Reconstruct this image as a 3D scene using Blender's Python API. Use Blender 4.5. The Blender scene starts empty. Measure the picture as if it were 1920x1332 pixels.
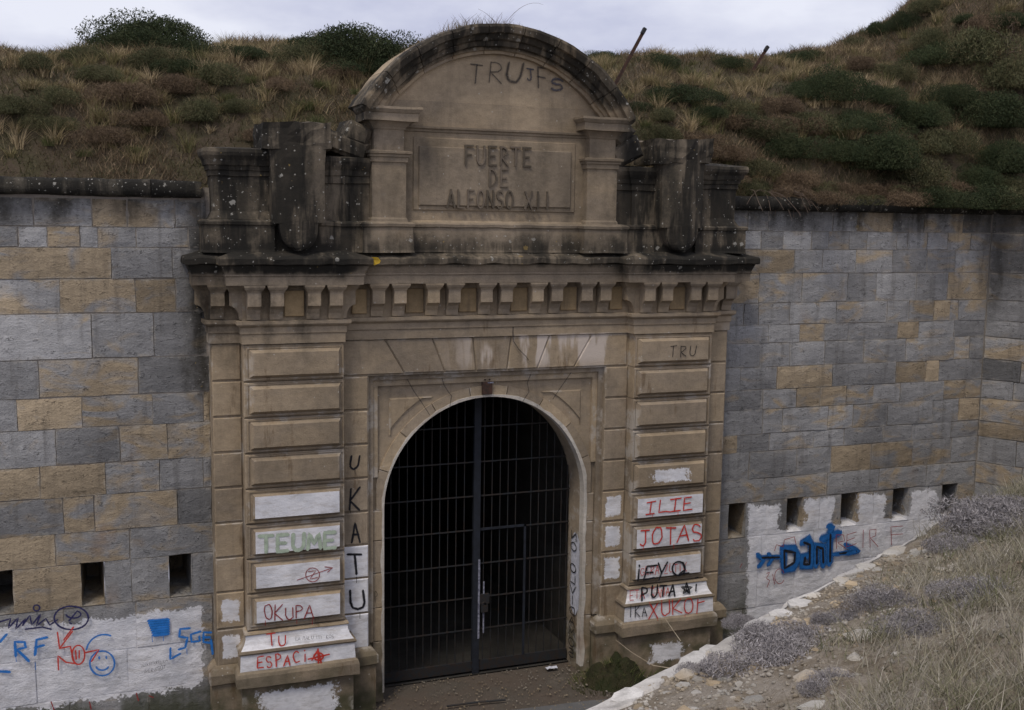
import bpy, math, random
import numpy as np
from mathutils import Vector, Matrix, noise as mnoise

random.seed(7)
scene = bpy.context.scene
COL = scene.collection

# ------------------------------------------------------------------ camera
CF, CX, CY, CZ = 2047.66, -5.0915, -14.1744, 6.6837
YAW, PITCH, ROLL = 0.3666, -0.1233, 0.0142
IW, IH = 1920.0, 1332.0
_f = Vector((math.sin(YAW)*math.cos(PITCH), math.cos(YAW)*math.cos(PITCH), math.sin(PITCH)))
_r = Vector((math.cos(YAW), -math.sin(YAW), 0)); _u = _r.cross(_f)
_c, _s = math.cos(ROLL), math.sin(ROLL)
_r, _u = _c*_r + _s*_u, -_s*_r + _c*_u
CAM = Vector((CX, CY, CZ))
cam = bpy.data.cameras.new('camera'); camo = bpy.data.objects.new('camera', cam); COL.objects.link(camo)
cam.sensor_width = 36.0; cam.lens = CF/IW*36.0; cam.clip_end = 2000; cam.clip_start = .05
M = Matrix((( _r.x, _u.x, -_f.x, CX), (_r.y, _u.y, -_f.y, CY), (_r.z, _u.z, -_f.z, CZ), (0, 0, 0, 1)))
camo.matrix_world = M
scene.camera = camo
def ray(px, py): return (_f*CF + _r*(px-IW/2) - _u*(py-IH/2)).normalized()
def aty(px, py, y):
    v = ray(px, py); return CAM + v*((y-CY)/v.y)
def atz(px, py, z):
    v = ray(px, py); return CAM + v*((z-CZ)/v.z)
def project(P):
    v = Vector(P)-CAM; d = v.dot(_f); return IW/2+CF*v.dot(_r)/d, IH/2-CF*v.dot(_u)/d

# ------------------------------------------------------------------ light
SUN_EL, SUN_AZ = math.radians(60), math.radians(225)   # azimuth clockwise from +y : light from front left
world = bpy.data.worlds.new('World'); scene.world = world; world.use_nodes = True
wn, wl = world.node_tree.nodes, world.node_tree.links
wn.clear()
wo = wn.new('ShaderNodeOutputWorld'); bg = wn.new('ShaderNodeBackground'); wl.new(bg.outputs[0], wo.inputs[0])
sky = wn.new('ShaderNodeTexSky'); sky.sky_type = 'NISHITA'; sky.sun_disc = False
sky.sun_elevation = SUN_EL; sky.sun_rotation = SUN_AZ; sky.dust_density = 3; sky.altitude = 500
tc = wn.new('ShaderNodeTexCoord'); mp = wn.new('ShaderNodeMapping'); mp.inputs['Scale'].default_value = (1, 1, 2.6)
wl.new(tc.outputs['Generated'], mp.inputs[0])
nz = wn.new('ShaderNodeTexNoise'); nz.inputs['Scale'].default_value = 3.2; nz.inputs['Detail'].default_value = 6; nz.inputs['Roughness'].default_value = .55
wl.new(mp.outputs[0], nz.inputs['Vector'])
cr = wn.new('ShaderNodeValToRGB'); wl.new(nz.outputs[0], cr.inputs[0])
cr.color_ramp.elements[0].position = .40; cr.color_ramp.elements[0].color = (5.0, 5.15, 6.6, 1)
cr.color_ramp.elements[1].position = .62; cr.color_ramp.elements[1].color = (7.6, 7.7, 8.6, 1)
mxw = wn.new('ShaderNodeMix'); mxw.data_type = 'RGBA'; mxw.inputs[0].default_value = .9
wl.new(sky.outputs[0], mxw.inputs[6]); wl.new(cr.outputs[0], mxw.inputs[7])
wl.new(mxw.outputs[2], bg.inputs[0]); bg.inputs[1].default_value = .1
sl = bpy.data.lights.new('sun', 'SUN'); sl.energy = 1.5; sl.angle = math.radians(14); sl.color = (1, .90, .76)
so = bpy.data.objects.new('sun', sl); COL.objects.link(so)
sd = Vector((math.sin(SUN_AZ)*math.cos(SUN_EL), math.cos(SUN_AZ)*math.cos(SUN_EL), math.sin(SUN_EL)))
so.rotation_euler = (-sd).to_track_quat('-Z', 'Y').to_euler(); so.location = (0, -20, 30)
scene.view_settings.view_transform = 'Standard'; scene.view_settings.look = 'None'
scene.view_settings.exposure = 0.2; scene.view_settings.gamma = 1

# ------------------------------------------------------------------ node helper
class NT:
    def __init__(s, name):
        s.m = bpy.data.materials.new(name); s.m.use_nodes = True
        s.t = s.m.node_tree; s.t.nodes.clear()
        s.out = s.t.nodes.new('ShaderNodeOutputMaterial')
        s.b = s.t.nodes.new('ShaderNodeBsdfPrincipled'); s.t.links.new(s.b.outputs[0], s.out.inputs[0])
        s.b.inputs['Roughness'].default_value = .9
        s.b.inputs['Specular IOR Level'].default_value = .25
    def put(s, sock, v):
        if isinstance(v, bpy.types.NodeSocket): s.t.links.new(v, sock)
        elif isinstance(v, (tuple, list)) and len(v) == 3 and sock.type == 'RGBA': sock.default_value = (*v, 1)
        else: sock.default_value = v
    def n(s, t, **k):
        a = s.t.nodes.new(t)
        for q, v in k.items(): setattr(a, q, v)
        return a
    def math(s, op, a, b=0.0, c=0.0, clamp=False):
        q = s.n('ShaderNodeMath', operation=op, use_clamp=clamp)
        s.put(q.inputs[0], a); s.put(q.inputs[1], b); s.put(q.inputs[2], c); return q.outputs[0]
    def mr(s, v, a, b, c=0.0, d=1.0, smooth=True):
        q = s.n('ShaderNodeMapRange', interpolation_type='SMOOTHSTEP' if smooth else 'LINEAR')
        for i, x in enumerate((v, a, b, c, d)): s.put(q.inputs[i], x)
        return q.outputs[0]
    def mix(s, f, a, b, mode='MIX'):
        q = s.n('ShaderNodeMix', data_type='RGBA', blend_type=mode)
        s.put(q.inputs[0], f); s.put(q.inputs[6], a); s.put(q.inputs[7], b); return q.outputs[2]
    def noise(s, vec, scale, detail=5, rough=.55, dist=0.0):
        q = s.n('ShaderNodeTexNoise'); s.put(q.inputs['Vector'], vec)
        q.inputs['Scale'].default_value = scale; q.inputs['Detail'].default_value = detail
        q.inputs['Roughness'].default_value = rough; q.inputs['Distortion'].default_value = dist
        return q.outputs[0]
    def voro(s, vec, scale):
        q = s.n('ShaderNodeTexVoronoi'); s.put(q.inputs['Vector'], vec); q.inputs['Scale'].default_value = scale
        return q.outputs['Distance'], q.outputs['Color']
    def mapv(s, vec, sc=(1, 1, 1), loc=(0, 0, 0)):
        q = s.n('ShaderNodeMapping'); s.put(q.inputs[0], vec); q.inputs['Scale'].default_value = sc; q.inputs['Location'].default_value = loc
        return q.outputs[0]
    def pos(s): return s.n('ShaderNodeNewGeometry').outputs['Position']
    def sep(s, v):
        q = s.n('ShaderNodeSeparateXYZ'); s.put(q.inputs[0], v); return q.outputs
    def bump(s, h, st=.4, dist=.02):
        q = s.n('ShaderNodeBump'); q.inputs['Strength'].default_value = st; q.inputs['Distance'].default_value = dist
        s.put(q.inputs['Height'], h); s.t.links.new(q.outputs[0], s.b.inputs['Normal'])
    def val(s, c, v):   # multiply colour by value
        q = s.n('ShaderNodeVectorMath', operation='SCALE'); s.put(q.inputs[0], c); s.put(q.inputs['Scale'], v); return q.outputs[0]

WHITE = (.80, .80, .83)

def stone(name, colA, colB, var=.9, zone=None, ww=None, lichen=.5, bumpst=.5, algae=True, pits=False, efflo=False, mottle=False, streak=.35):
    """weathered stone. object colour: r = share of colB, g = brightness, b = whitewash amount"""
    s = NT(name); P = s.pos()
    geo = s.n('ShaderNodeNewGeometry'); x, y, z = s.sep(P)
    oi = s.n('ShaderNodeObjectInfo'); rgb = s.sep(oi.outputs['Color']); cr_, cg, cb = rgb
    rnd = oi.outputs['Random']
    off = s.n('ShaderNodeVectorMath', operation='ADD'); s.put(off.inputs[0], P)
    comb = s.n('ShaderNodeCombineXYZ'); s.put(comb.inputs[0], s.math('MULTIPLY', rnd, 37.0)); s.put(comb.inputs[2], s.math('MULTIPLY', rnd, 19.0))
    s.put(off.inputs[1], comb.outputs[0]); PO = off.outputs[0]
    n1 = s.noise(s.mapv(PO, (1, 1, 2.1)), 1.7, 4, .55, .8)
    n2 = s.noise(s.mapv(PO, (1, 1, 1.5)), 8, 4, .7)
    n3 = s.noise(P, 55, 3, .7)
    tf = s.math('ADD', cr_, s.math('MULTIPLY', s.math('SUBTRACT', n1, .5), var*2), clamp=True)
    tf = s.mr(tf, .25, .72) if mottle else s.mr(tf, .15, .85)
    c = s.mix(tf, colA, colB)
    if mottle:   # bedding veins and cloudy patches inside each block
        n4 = s.noise(s.mapv(PO, (1, 1, 3.2), (5, 0, 2)), 3.0, 4, .65, 1.2)
        v = s.math('ADD', .12, s.math('ADD', s.math('MULTIPLY', n2, .72), s.math('ADD', s.math('MULTIPLY', n3, .5), s.math('MULTIPLY', n4, .52))))
        vein = s.math('MULTIPLY', s.mr(s.math('ABSOLUTE', s.math('SUBTRACT', n4, .5)), .028, .0), s.mr(n2, .45, .6))
        v = s.math('MULTIPLY', v, s.math('SUBTRACT', 1.0, s.math('MULTIPLY', vein, .7)))
    else:
        v = s.math('ADD', .42, s.math('ADD', s.math('MULTIPLY', n2, .75), s.math('MULTIPLY', n3, .42)))
    c = s.val(c, s.math('MULTIPLY', v, cg))
    c = s.val(c, s.mr(s.noise(P, .55, 3, .6), .3, .7, .80, 1.25))
    # rust-coloured blotches
    rm = s.mr(s.noise(s.mapv(P, (1, 1, .6)), 1.1, 4), .64, .76)
    c = s.mix(s.math('MULTIPLY', rm, .45), c, (.22, .12, .045))
    # vertical run-off streaks
    st = s.noise(s.mapv(P, (5, 5, .5)), 1.6, 4, .6)
    c = s.mix(s.math('MULTIPLY', s.mr(st, .5, .75), streak), c, (.06, .052, .045))
    if zone is not None:
        zm = zone(s, x, y, z)
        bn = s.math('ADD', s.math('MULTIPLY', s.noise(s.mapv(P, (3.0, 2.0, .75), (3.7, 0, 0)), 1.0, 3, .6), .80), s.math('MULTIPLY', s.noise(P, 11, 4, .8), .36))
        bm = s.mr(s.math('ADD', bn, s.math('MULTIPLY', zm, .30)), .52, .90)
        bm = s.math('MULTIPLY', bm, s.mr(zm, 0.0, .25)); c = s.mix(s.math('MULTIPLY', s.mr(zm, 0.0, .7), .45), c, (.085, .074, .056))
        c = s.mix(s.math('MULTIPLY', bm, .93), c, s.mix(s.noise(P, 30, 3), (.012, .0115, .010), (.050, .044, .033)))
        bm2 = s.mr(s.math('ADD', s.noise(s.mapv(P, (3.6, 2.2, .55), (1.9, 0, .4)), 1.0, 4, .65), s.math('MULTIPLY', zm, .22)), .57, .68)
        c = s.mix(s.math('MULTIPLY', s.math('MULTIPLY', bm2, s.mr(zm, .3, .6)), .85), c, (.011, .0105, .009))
        PD = s.n('ShaderNodeVectorMath', operation='ADD'); s.put(PD.inputs[0], P); s.put(PD.inputs[1], s.val(s.n('ShaderNodeCombineXYZ').outputs[0] if False else s.mapv(s.noise(P, 21, 2), (1, 1, 1)), .05)); PD = PD.outputs[0]
        d, col = s.voro(PD, 9); d2, col2 = s.voro(PD, 31)
        sel = s.sep(col)[0]; sel2 = s.sep(col2)[1]
        r1 = s.mr(sel, 1-.5*lichen, 1.0, 0.0, .30, False); r2 = s.mr(sel2, 1-.5*lichen, 1.0, 0.0, .34, False)
        nn_ = s.math('MULTIPLY', s.math('SUBTRACT', s.math('ADD', n3, n2), 1.0), .5)
        sp = s.mr(s.math('SUBTRACT', s.math('ADD', d, nn_), r1), .02, -.05); sp2 = s.mr(s.math('SUBTRACT', s.math('ADD', d2, nn_), r2), .02, -.05)
        sp = s.math('MULTIPLY', sp, s.mr(r1, .02, .05)); sp2 = s.math('MULTIPLY', sp2, s.mr(r2, .02, .05))
        sp = s.math('MULTIPLY', s.math('MAXIMUM', sp, sp2), s.mr(zm, .05, .45))
        c = s.mix(s.math('MULTIPLY', sp, .62), c, s.mix(s.mr(s.sep(col)[2], .93, .95), (.40, .39, .35), (.30, .21, .07)))
    if algae:
        al = s.math('MULTIPLY', s.mr(z, 1.15, .25), s.mr(s.noise(P, 2.5, 5), .36, .6))
        c = s.mix(s.math('MULTIPLY', al, .8), c, (.045, .05, .022))
    if pits:
        d3, c3 = s.voro(P, 16)
        pm = s.math('MULTIPLY', s.mr(d3, .2, .14), s.mr(s.sep(c3)[0], .93, .94))
        c = s.mix(s.math('MULTIPLY', pm, .5), c, (.5, .48, .43))
    if efflo:
        gg = s.sep(s.n('ShaderNodeTexCoord').outputs['Generated'])
        ee = s.math('MINIMUM', s.math('MINIMUM', gg[0], s.math('SUBTRACT', 1.0, gg[0])), s.math('MINIMUM', gg[2], s.math('SUBTRACT', 1.0, gg[2])))
        js = s.math('MULTIPLY', s.mr(ee, .07, .0), s.mr(s.noise(P, 2.6, 4, .7), .5, .62))
        js = s.math('MULTIPLY', js, s.mr(z, 5.3, 5.0)); c = s.mix(s.math('MULTIPLY', js, .6), c, (.46, .43, .39))
        ro = s.math('MULTIPLY', s.mr(s.noise(s.mapv(P, (4, 4, .9), (7, 0, 3)), 1.0, 5, .7), .58, .7), s.mr(z, 6.0, 5.2))
        c = s.mix(s.math('MULTIPLY', ro, .55), c, (.10, .058, .026))
        dk = s.math('MULTIPLY', s.mr(s.noise(s.mapv(P, (1.6, 2, 1.0), (2, 0, 9)), 1.0, 5, .65),   .5, .72), .28)
        c = s.mix(dk, c, (.085, .07, .052))
    if efflo:   # pale lime run-off on the lintel stones
        em = s.math('MULTIPLY', s.mr(s.noise(s.mapv(P, (3.2, 3, .7), (1.3, 0, 0)), 1.0, 4, .6), .50, .60), s.math('MULTIPLY', s.mr(z, 4.50, 4.8), s.mr(z, 5.12, 5.08)))
        em = s.math('MULTIPLY', s.math('MULTIPLY', em, s.mr(x, -.9, .1)), s.mr(x, 1.9, 1.7))
        c = s.mix(s.math('MULTIPLY', em, .9), c, (.56, .49, .43))
    if mottle:
        gg = s.sep(s.n('ShaderNodeTexCoord').outputs['Generated'])
        ee = s.math('MINIMUM', s.math('MINIMUM', s.math('MULTIPLY', gg[0], 2.2), s.math('MULTIPLY', s.math('SUBTRACT', 1.0, gg[0]), 2.2)), s.math('MINIMUM', gg[2], s.math('SUBTRACT', 1.0, gg[2])))
        sm_ = s.mr(s.math('ADD', ee, s.math('MULTIPLY', s.math('SUBTRACT', s.noise(P, 6, 4, .7), .5), .55)), .06, -.05)
        c = s.mix(s.math('MULTIPLY', sm_, .42), c, s.val((.40, .37, .32), s.math('ADD', .5, n3)))
    wm = None
    # paint on this piece (object colour blue channel)
    g = s.sep(s.n('ShaderNodeTexCoord').outputs['Generated'])
    e = s.math('MINIMUM', s.math('MINIMUM', g[0], s.math('SUBTRACT', 1.0, g[0])), s.math('MINIMUM', g[2], s.math('SUBTRACT', 1.0, g[2])))
    pn = s.math('ADD', s.math('MULTIPLY', s.math('SUBTRACT', s.noise(PO, 11, 5, .7), .5), .35), s.math('MULTIPLY', s.math('SUBTRACT', n3, .5), .12))
    margin = s.math('SUBTRACT', .72, s.math('MULTIPLY', cb, .9))
    pm = s.mr(s.math('SUBTRACT', s.math('ADD', e, pn), margin), -.02, .03)
    nrm = s.sep(geo.outputs['Normal'])
    pm = s.math('MULTIPLY', pm, s.mr(s.math('ADD', s.math('MULTIPLY', nrm[1], -1.0), s.math('MULTIPLY', pn, .5)), .55, .7))
    pm = s.math('MULTIPLY', pm, s.mr(cb, .02, .05))
    if ww is not None:
        wm = ww(s, P, x, y, z)
        pm = s.math('MAXIMUM', pm, wm)
    wc = s.val(s.mix(s.mr(s.noise(P, 3, 4), .35, .7), WHITE, (.66, .67, .71)), s.math('ADD', .72, s.math('MULTIPLY', n2, .5)))
    c = s.mix(s.math('MULTIPLY', pm, s.mr(s.noise(s.mapv(P, (1, 1, 4)), 3.5, 5, .75), .34, .56, .66, .97)), c, wc)
    s.put(s.b.inputs['Base Color'], c)
    s.bump(s.math('ADD', s.math('MULTIPLY', n2, .7), s.math('MULTIPLY', n3, .5)), bumpst, .025)
    return s.m

def zone_gate(s, x, y, z):
    ax = s.math('ABSOLUTE', x)
    a = s.math('MULTIPLY', s.mr(z, 5.75, 6.2), s.math('MULTIPLY', s.mr(ax, 1.5, 2.0), s.mr(x, 0.0, 3.0, .66, .58)))
    a = s.math('MAXIMUM', a, s.math('MULTIPLY', s.math('MULTIPLY', s.mr(z, 6.2, 6.4), s.mr(z, 8.0, 7.6)), .13))
    a = s.math('MAXIMUM', a, s.math('MULTIPLY', s.mr(z, 7.6, 8.0), .04))
    b = s.math('MULTIPLY', s.math('MULTIPLY', s.mr(z, 6.0, 6.12), s.mr(z, 6.62, 6.3)), .5)      # the cornice ledge
    b2 = s.math('MULTIPLY', s.mr(z, 8.1, 8.3), s.math('MULTIPLY', s.mr(y, -.30, -.36), .55))      # pediment moulding
    b3 = s.math('MULTIPLY', s.math('MULTIPLY', s.mr(z, 5.9, 6.05), s.mr(z, 6.5, 6.3)), s.mr(ax, 1.7, 2.2, 0.0, .85)); b = s.math('MAXIMUM', b, b3)
    l = s.math('MULTIPLY', s.mr(x, -2.0, -2.6), s.math('MULTIPLY', s.mr(z, 4.2, 5.6), .22))
    return s.math('MAXIMUM', s.math('MAXIMUM', a, b), s.math('MAXIMUM', b2, l))
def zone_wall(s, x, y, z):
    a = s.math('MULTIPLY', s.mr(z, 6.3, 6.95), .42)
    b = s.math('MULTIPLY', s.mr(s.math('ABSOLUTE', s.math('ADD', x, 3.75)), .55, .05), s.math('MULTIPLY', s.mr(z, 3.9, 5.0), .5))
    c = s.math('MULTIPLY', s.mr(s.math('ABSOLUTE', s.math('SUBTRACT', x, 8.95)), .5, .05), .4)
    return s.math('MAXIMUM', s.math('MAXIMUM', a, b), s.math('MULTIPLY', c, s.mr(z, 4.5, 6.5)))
def zone_one(s, x, y, z): return s.math('ADD', .74, 0.0)
def ww_left(s, P, x, y, z):
    n = s.math('SUBTRACT', s.math('ADD', s.math('MULTIPLY', s.noise(P, 3.2, 6, .7), .7), s.math('MULTIPLY', s.noise(P, 26, 3, .7), .3)), .5)
    e = s.math('MINIMUM', s.math('MINIMUM', s.math('SUBTRACT', 1.6, z), s.math('SUBTRACT', z, .52)), s.math('SUBTRACT', -3.93, x))
    return s.math('MULTIPLY', s.mr(s.math('ADD', e, s.math('MULTIPLY', n, .62)), -.01, .02), s.mr(s.noise(P, 20, 4, .75), .30, .36))
def ww_right(s, P, x, y, z):
    n = s.math('SUBTRACT', s.math('ADD', s.math('MULTIPLY', s.noise(P, 3.0, 6, .7), .7), s.math('MULTIPLY', s.noise(P, 26, 3, .7), .3)), .5)
    ph = s.math('MULTIPLY', s.math('FRACT', s.math('DIVIDE', s.math('SUBTRACT', x, 3.67), 1.045)), 1.045)   # position inside one loophole bay
    hole = s.math('ABSOLUTE', s.math('SUBTRACT', ph, .52))
    hole = s.math('SUBTRACT', hole, s.mr(z, 1.72, 1.86, -.3, .24))
    e = s.math('MINIMUM', s.math('MINIMUM', s.math('SUBTRACT', 2.28, z), hole), s.math('MINIMUM', s.math('SUBTRACT', x, 4.42), s.math('SUBTRACT', 8.35, x)))
    return s.math('MULTIPLY', s.mr(s.math('ADD', e, s.math('MULTIPLY', n, .5)), -.01, .03), s.mr(s.noise(P, 20, 4, .75), .27, .33))

GREY, TAN = (.268, .267, .267), (.345, .277, .190)
M_gate = stone('gateway sandstone', (.258, .209, .153), (.315, .247, .166), .5, zone_gate, lichen=.32, bumpst=.4, pits=True, efflo=True, streak=.22)
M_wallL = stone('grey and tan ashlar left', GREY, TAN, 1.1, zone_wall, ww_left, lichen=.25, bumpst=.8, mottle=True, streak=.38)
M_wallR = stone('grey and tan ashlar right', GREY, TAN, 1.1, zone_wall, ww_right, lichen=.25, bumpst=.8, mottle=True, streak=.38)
M_cope = stone('lichened coping stone', (.12, .115, .10), (.16, .14, .11), .5, zone_one, lichen=.6, bumpst=.9, algae=False)
M_mortar = stone('pale mortar', (.30, .27, .235), (.25, .22, .19), .5, None, ww_left, bumpst=.6)
M_mortarR = stone('pale mortar right', (.28, .255, .225), (.23, .21, .185), .5, None, ww_right, bumpst=.6)
M_ochre = stone('ochre frieze panel', (.29, .21, .115), (.22, .16, .09), .6, None, bumpst=.25)
M_plaster = stone('pale broken render edge', (.50, .47, .42), (.42, .37, .31), .6, None, bumpst=.6, algae=False)
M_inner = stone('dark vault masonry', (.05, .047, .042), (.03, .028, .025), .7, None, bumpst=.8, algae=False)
M_letter = stone('weathered raised lettering', (.085, .070, .052), (.13, .105, .08), .6, None, bumpst=.3, algae=False)
M_rubble = stone('pale limestone', (.44, .42, .38), (.34, .27, .18), .8, None, bumpst=.7, algae=False)
M_whitest = stone('lime-washed kerb stone', (.47, .455, .43), (.30, .27, .23), .5, None, bumpst=.7, algae=False)

def flat(name, c, rough=.8, var=.25, sc=8, metal=0.0, c2=None):
    s = NT(name); P = s.pos(); n = s.noise(P, sc, 5, .65)
    col = s.mix(s.mr(n, .35, .68), c, c2 if c2 else tuple(v*.6 for v in c))
    s.put(s.b.inputs['Base Color'], col); s.b.inputs['Roughness'].default_value = rough; s.b.inputs['Metallic'].default_value = metal
    s.bump(n, .3, .01); return s.m
M_iron = flat('dark painted iron', (.022, .026, .030), .6, sc=14, c2=(.034, .025, .02))
M_post = flat('blue grey painted iron post', (.022, .026, .036), .6, sc=12, c2=(.016, .018, .022))
M_rust = flat('rusty steel', (.075, .040, .028), .8, sc=16, c2=(.035, .024, .02))
M_chip = flat('worn bright steel', (.32, .33, .40), .5, sc=30, c2=(.09, .09, .13))
M_paper = flat('crumpled paper', (.62, .64, .72), .9, sc=20, c2=(.5, .52, .6))
M_lich = flat('yellow lichen', (.50, .33, .03), .95, sc=24, c2=(.32, .2, .03))

S_w = None
def spray(name, c, soft=.5, op=1.0):
    """sprayed paint line: opaque core, grainy soft border (v runs across the stroke)"""
    s = NT(name); uv = s.sep(s.n('ShaderNodeTexCoord').outputs['UV']); P = s.pos()
    e = s.math('SUBTRACT', 1.0, s.math('ABSOLUTE', s.math('SUBTRACT', s.math('MULTIPLY', uv[1], 2.0), 1.0)))
    gr = s.noise(P, 120, 3, .7); g2 = s.noise(P, 14, 3, .6)
    a = s.mr(s.math('ADD', e, s.math('MULTIPLY', s.math('SUBTRACT', gr, .5), .9)), .05, .05+soft)
    a = s.math('MULTIPLY', a, s.mr(g2, .2, .42, .55*op, op))
    tr = s.n('ShaderNodeBsdfTransparent'); mx = s.n('ShaderNodeMixShader')
    s.put(s.b.inputs['Base Color'], s.mix(s.mr(g2, .4, .7), c, tuple(min(1, v*1.25+.01) for v in c))); s.b.inputs['Roughness'].default_value = .7
    s.put(mx.inputs[0], a); s.t.links.new(tr.outputs[0], mx.inputs[1]); s.t.links.new(s.b.outputs[0], mx.inputs[2])
    s.t.links.new(mx.outputs[0], s.out.inputs[0]); return s.m
S_red = spray('red spray paint', (.50, .035, .022)); S_dred = spray('dark red spray paint', (.26, .03, .03))
S_blk = spray('black spray paint', (.010, .010, .014)); S_blu = spray('blue spray paint', (.018, .16, .50), .6)
S_navy = spray('navy spray paint', (.022, .022, .085)); S_grn = spray('pale green spray paint', (.36, .43, .33), .25)
S_fblk = spray('faded black spray paint', (.018, .018, .022), .9, .72); S_pen = spray('thin black pen', (.06, .06, .075), .6, .8)
S_dblu = spray('deep blue spray paint', (.008, .05, .16), .8); S_mblu = spray('mid blue spray paint', (.012, .11, .34), .5); S_w = spray('white wash on reveal', (.5, .51, .57), .25)

def foliage(name, cols, trans=.12):
    s = NT(name); P = s.pos()
    at = s.n('ShaderNodeAttribute'); at.attribute_name = 'tint'; t = s.sep(at.outputs['Vector'])
    oi = s.n('ShaderNodeObjectInfo')
    ramp = s.n('ShaderNodeValToRGB')
    el = ramp.color_ramp.elements
    for i, cc in enumerate(cols):
        e = el[i] if i < 2 else el.new(.5)
        e.position = i/(len(cols)-1); e.color = (*cc, 1)
    for i, e in enumerate(sorted(el, key=lambda q: q.position)): pass
    s.put(ramp.inputs[0], t[0])
    c = s.val(ramp.outputs[0], s.math('ADD', .55, s.math('ADD', s.math('MULTIPLY', t[1], .6), s.math('MULTIPLY', oi.outputs['Random'], .3))))
    s.put(s.b.inputs['Base Color'], c); s.b.inputs['Roughness'].default_value = .85
    tr = s.n('ShaderNodeBsdfTranslucent'); s.put(tr.inputs[0], c); mx = s.n('ShaderNodeMixShader'); mx.inputs[0].default_value = trans
    s.t.links.new(s.b.outputs[0], mx.inputs[1]); s.t.links.new(tr.outputs[0], mx.inputs[2]); s.t.links.new(mx.outputs[0], s.out.inputs[0])
    return s.m
F_dark = foliage('dark green shrub leaves', [(.020, .032, .013), (.036, .050, .020), (.066, .072, .032)])
F_olive = foliage('olive shrub leaves', [(.045, .052, .024), (.08, .082, .038), (.125, .105, .055)])
F_brown = foliage('brown heath twigs', [(.075, .052, .034), (.125, .088, .055), (.185, .132, .08)])
F_grass = foliage('dry hillside grass', [(.075, .075, .032), (.15, .113, .068), (.27, .20, .128)], .2)
F_straw = foliage('straw tussock blades', [(.13, .13, .052), (.27, .215, .11), (.42, .33, .20)], .2)
F_green = foliage('green tussock blades', [(.06, .085, .026), (.12, .135, .05), (.22, .20, .095)], .2)
F_bank = foliage('dry bank grass', [(.12, .13, .062), (.24, .218, .155), (.41, .38, .325)], .2)
F_lav = foliage('grey lavender twigs', [(.17, .158, .162), (.26, .243, .246), (.37, .35, .352)], .05)

# ------------------------------------------------------------------ mesh helpers
def link(name, me, mat, parent=None, color=None):
    o = bpy.data.objects.new(name, me); COL.objects.link(o)
    if mat is not None and not me.materials: me.materials.append(mat)
    if parent is not None: o.parent = parent
    o.color = (*(color or (.5, 1, 0)), 1)
    return o
def mesh(name, v, f, mat, parent=None, color=None, smooth=False):
    me = bpy.data.meshes.new(name); me.from_pydata([tuple(p) for p in v], [], f); me.update()
    if smooth: me.polygons.foreach_set('use_smooth', [True]*len(me.polygons))
    return link(name, me, mat, parent, color)
def tag(o, label=None, cat=None, group=None, kind=None):
    if label: o['label'] = label
    if cat: o['category'] = cat
    if group: o['group'] = group
    if kind: o['kind'] = kind
    return o
def thing(name, label, cat, group=None, loc=(0, 0, 0)):
    o = bpy.data.objects.new(name, None); COL.objects.link(o); o.location = loc; o.empty_display_size = .2
    return tag(o, label, cat, group)
def rnd(a, b): return random.uniform(a, b)
def wob(p, fr, am):
    n = mnoise.noise_vector(Vector(p)*fr); return Vector(p)+n*am
def rough(v, fr, am): return [wob(p, fr, am) for p in v]
def bevbox(x0, x1, yf, yb, z0, z1, b=.012):
    """block with bevelled front edges, front at yf"""
    v = [(x0, yb, z0), (x1, yb, z0), (x1, yb, z1), (x0, yb, z1),
         (x0, yf+b, z0), (x1, yf+b, z0), (x1, yf+b, z1), (x0, yf+b, z1),
         (x0+b, yf, z0+b), (x1-b, yf, z0+b), (x1-b, yf, z1-b), (x0+b, yf, z1-b)]
    f = [(8, 9, 10, 11), (4, 5, 9, 8), (5, 6, 10, 9), (6, 7, 11, 10), (7, 4, 8, 11),
         (0, 1, 5, 4), (1, 2, 6, 5), (2, 3, 7, 6), (3, 0, 4, 7), (3, 2, 1, 0)]
    return [Vector(p) for p in v], f
def block(name, x0, x1, yf, yb, z0, z1, mat, parent, b=.012, color=None, jit=0.0):
    v, f = bevbox(x0, x1, yf, yb, z0, z1, b)
    if jit: v = [p+Vector((rnd(-jit, jit), 0, rnd(-jit, jit))) if i > 3 else p for i, p in enumerate(v)]
    return mesh(name, v, f, mat, parent, color)
def polyblock(name, pts, yf, yb, mat, parent, b=.012, color=None):
    """(x,z) polygon, counter-clockwise seen from the front, extruded in y with bevelled front"""
    n = len(pts); cx = sum(p[0] for p in pts)/n; cz = sum(p[1] for p in pts)/n
    ins = []
    for x, z in pts:
        d = math.hypot(x-cx, z-cz); k = max(0, 1-1.4*b/d); ins.append((cx+(x-cx)*k, cz+(z-cz)*k))
    v = [(x, yb, z) for x, z in pts]+[(x, yf+b, z) for x, z in pts]+[(x, yf, z) for x, z in ins]
    f = [tuple(range(2*n, 3*n))]
    for i in range(n):
        j = (i+1) % n; f += [(i, j, n+j, n+i), (n+i, n+j, 2*n+j, 2*n+i)]
    return mesh(name, v, f, mat, parent, color)
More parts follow.
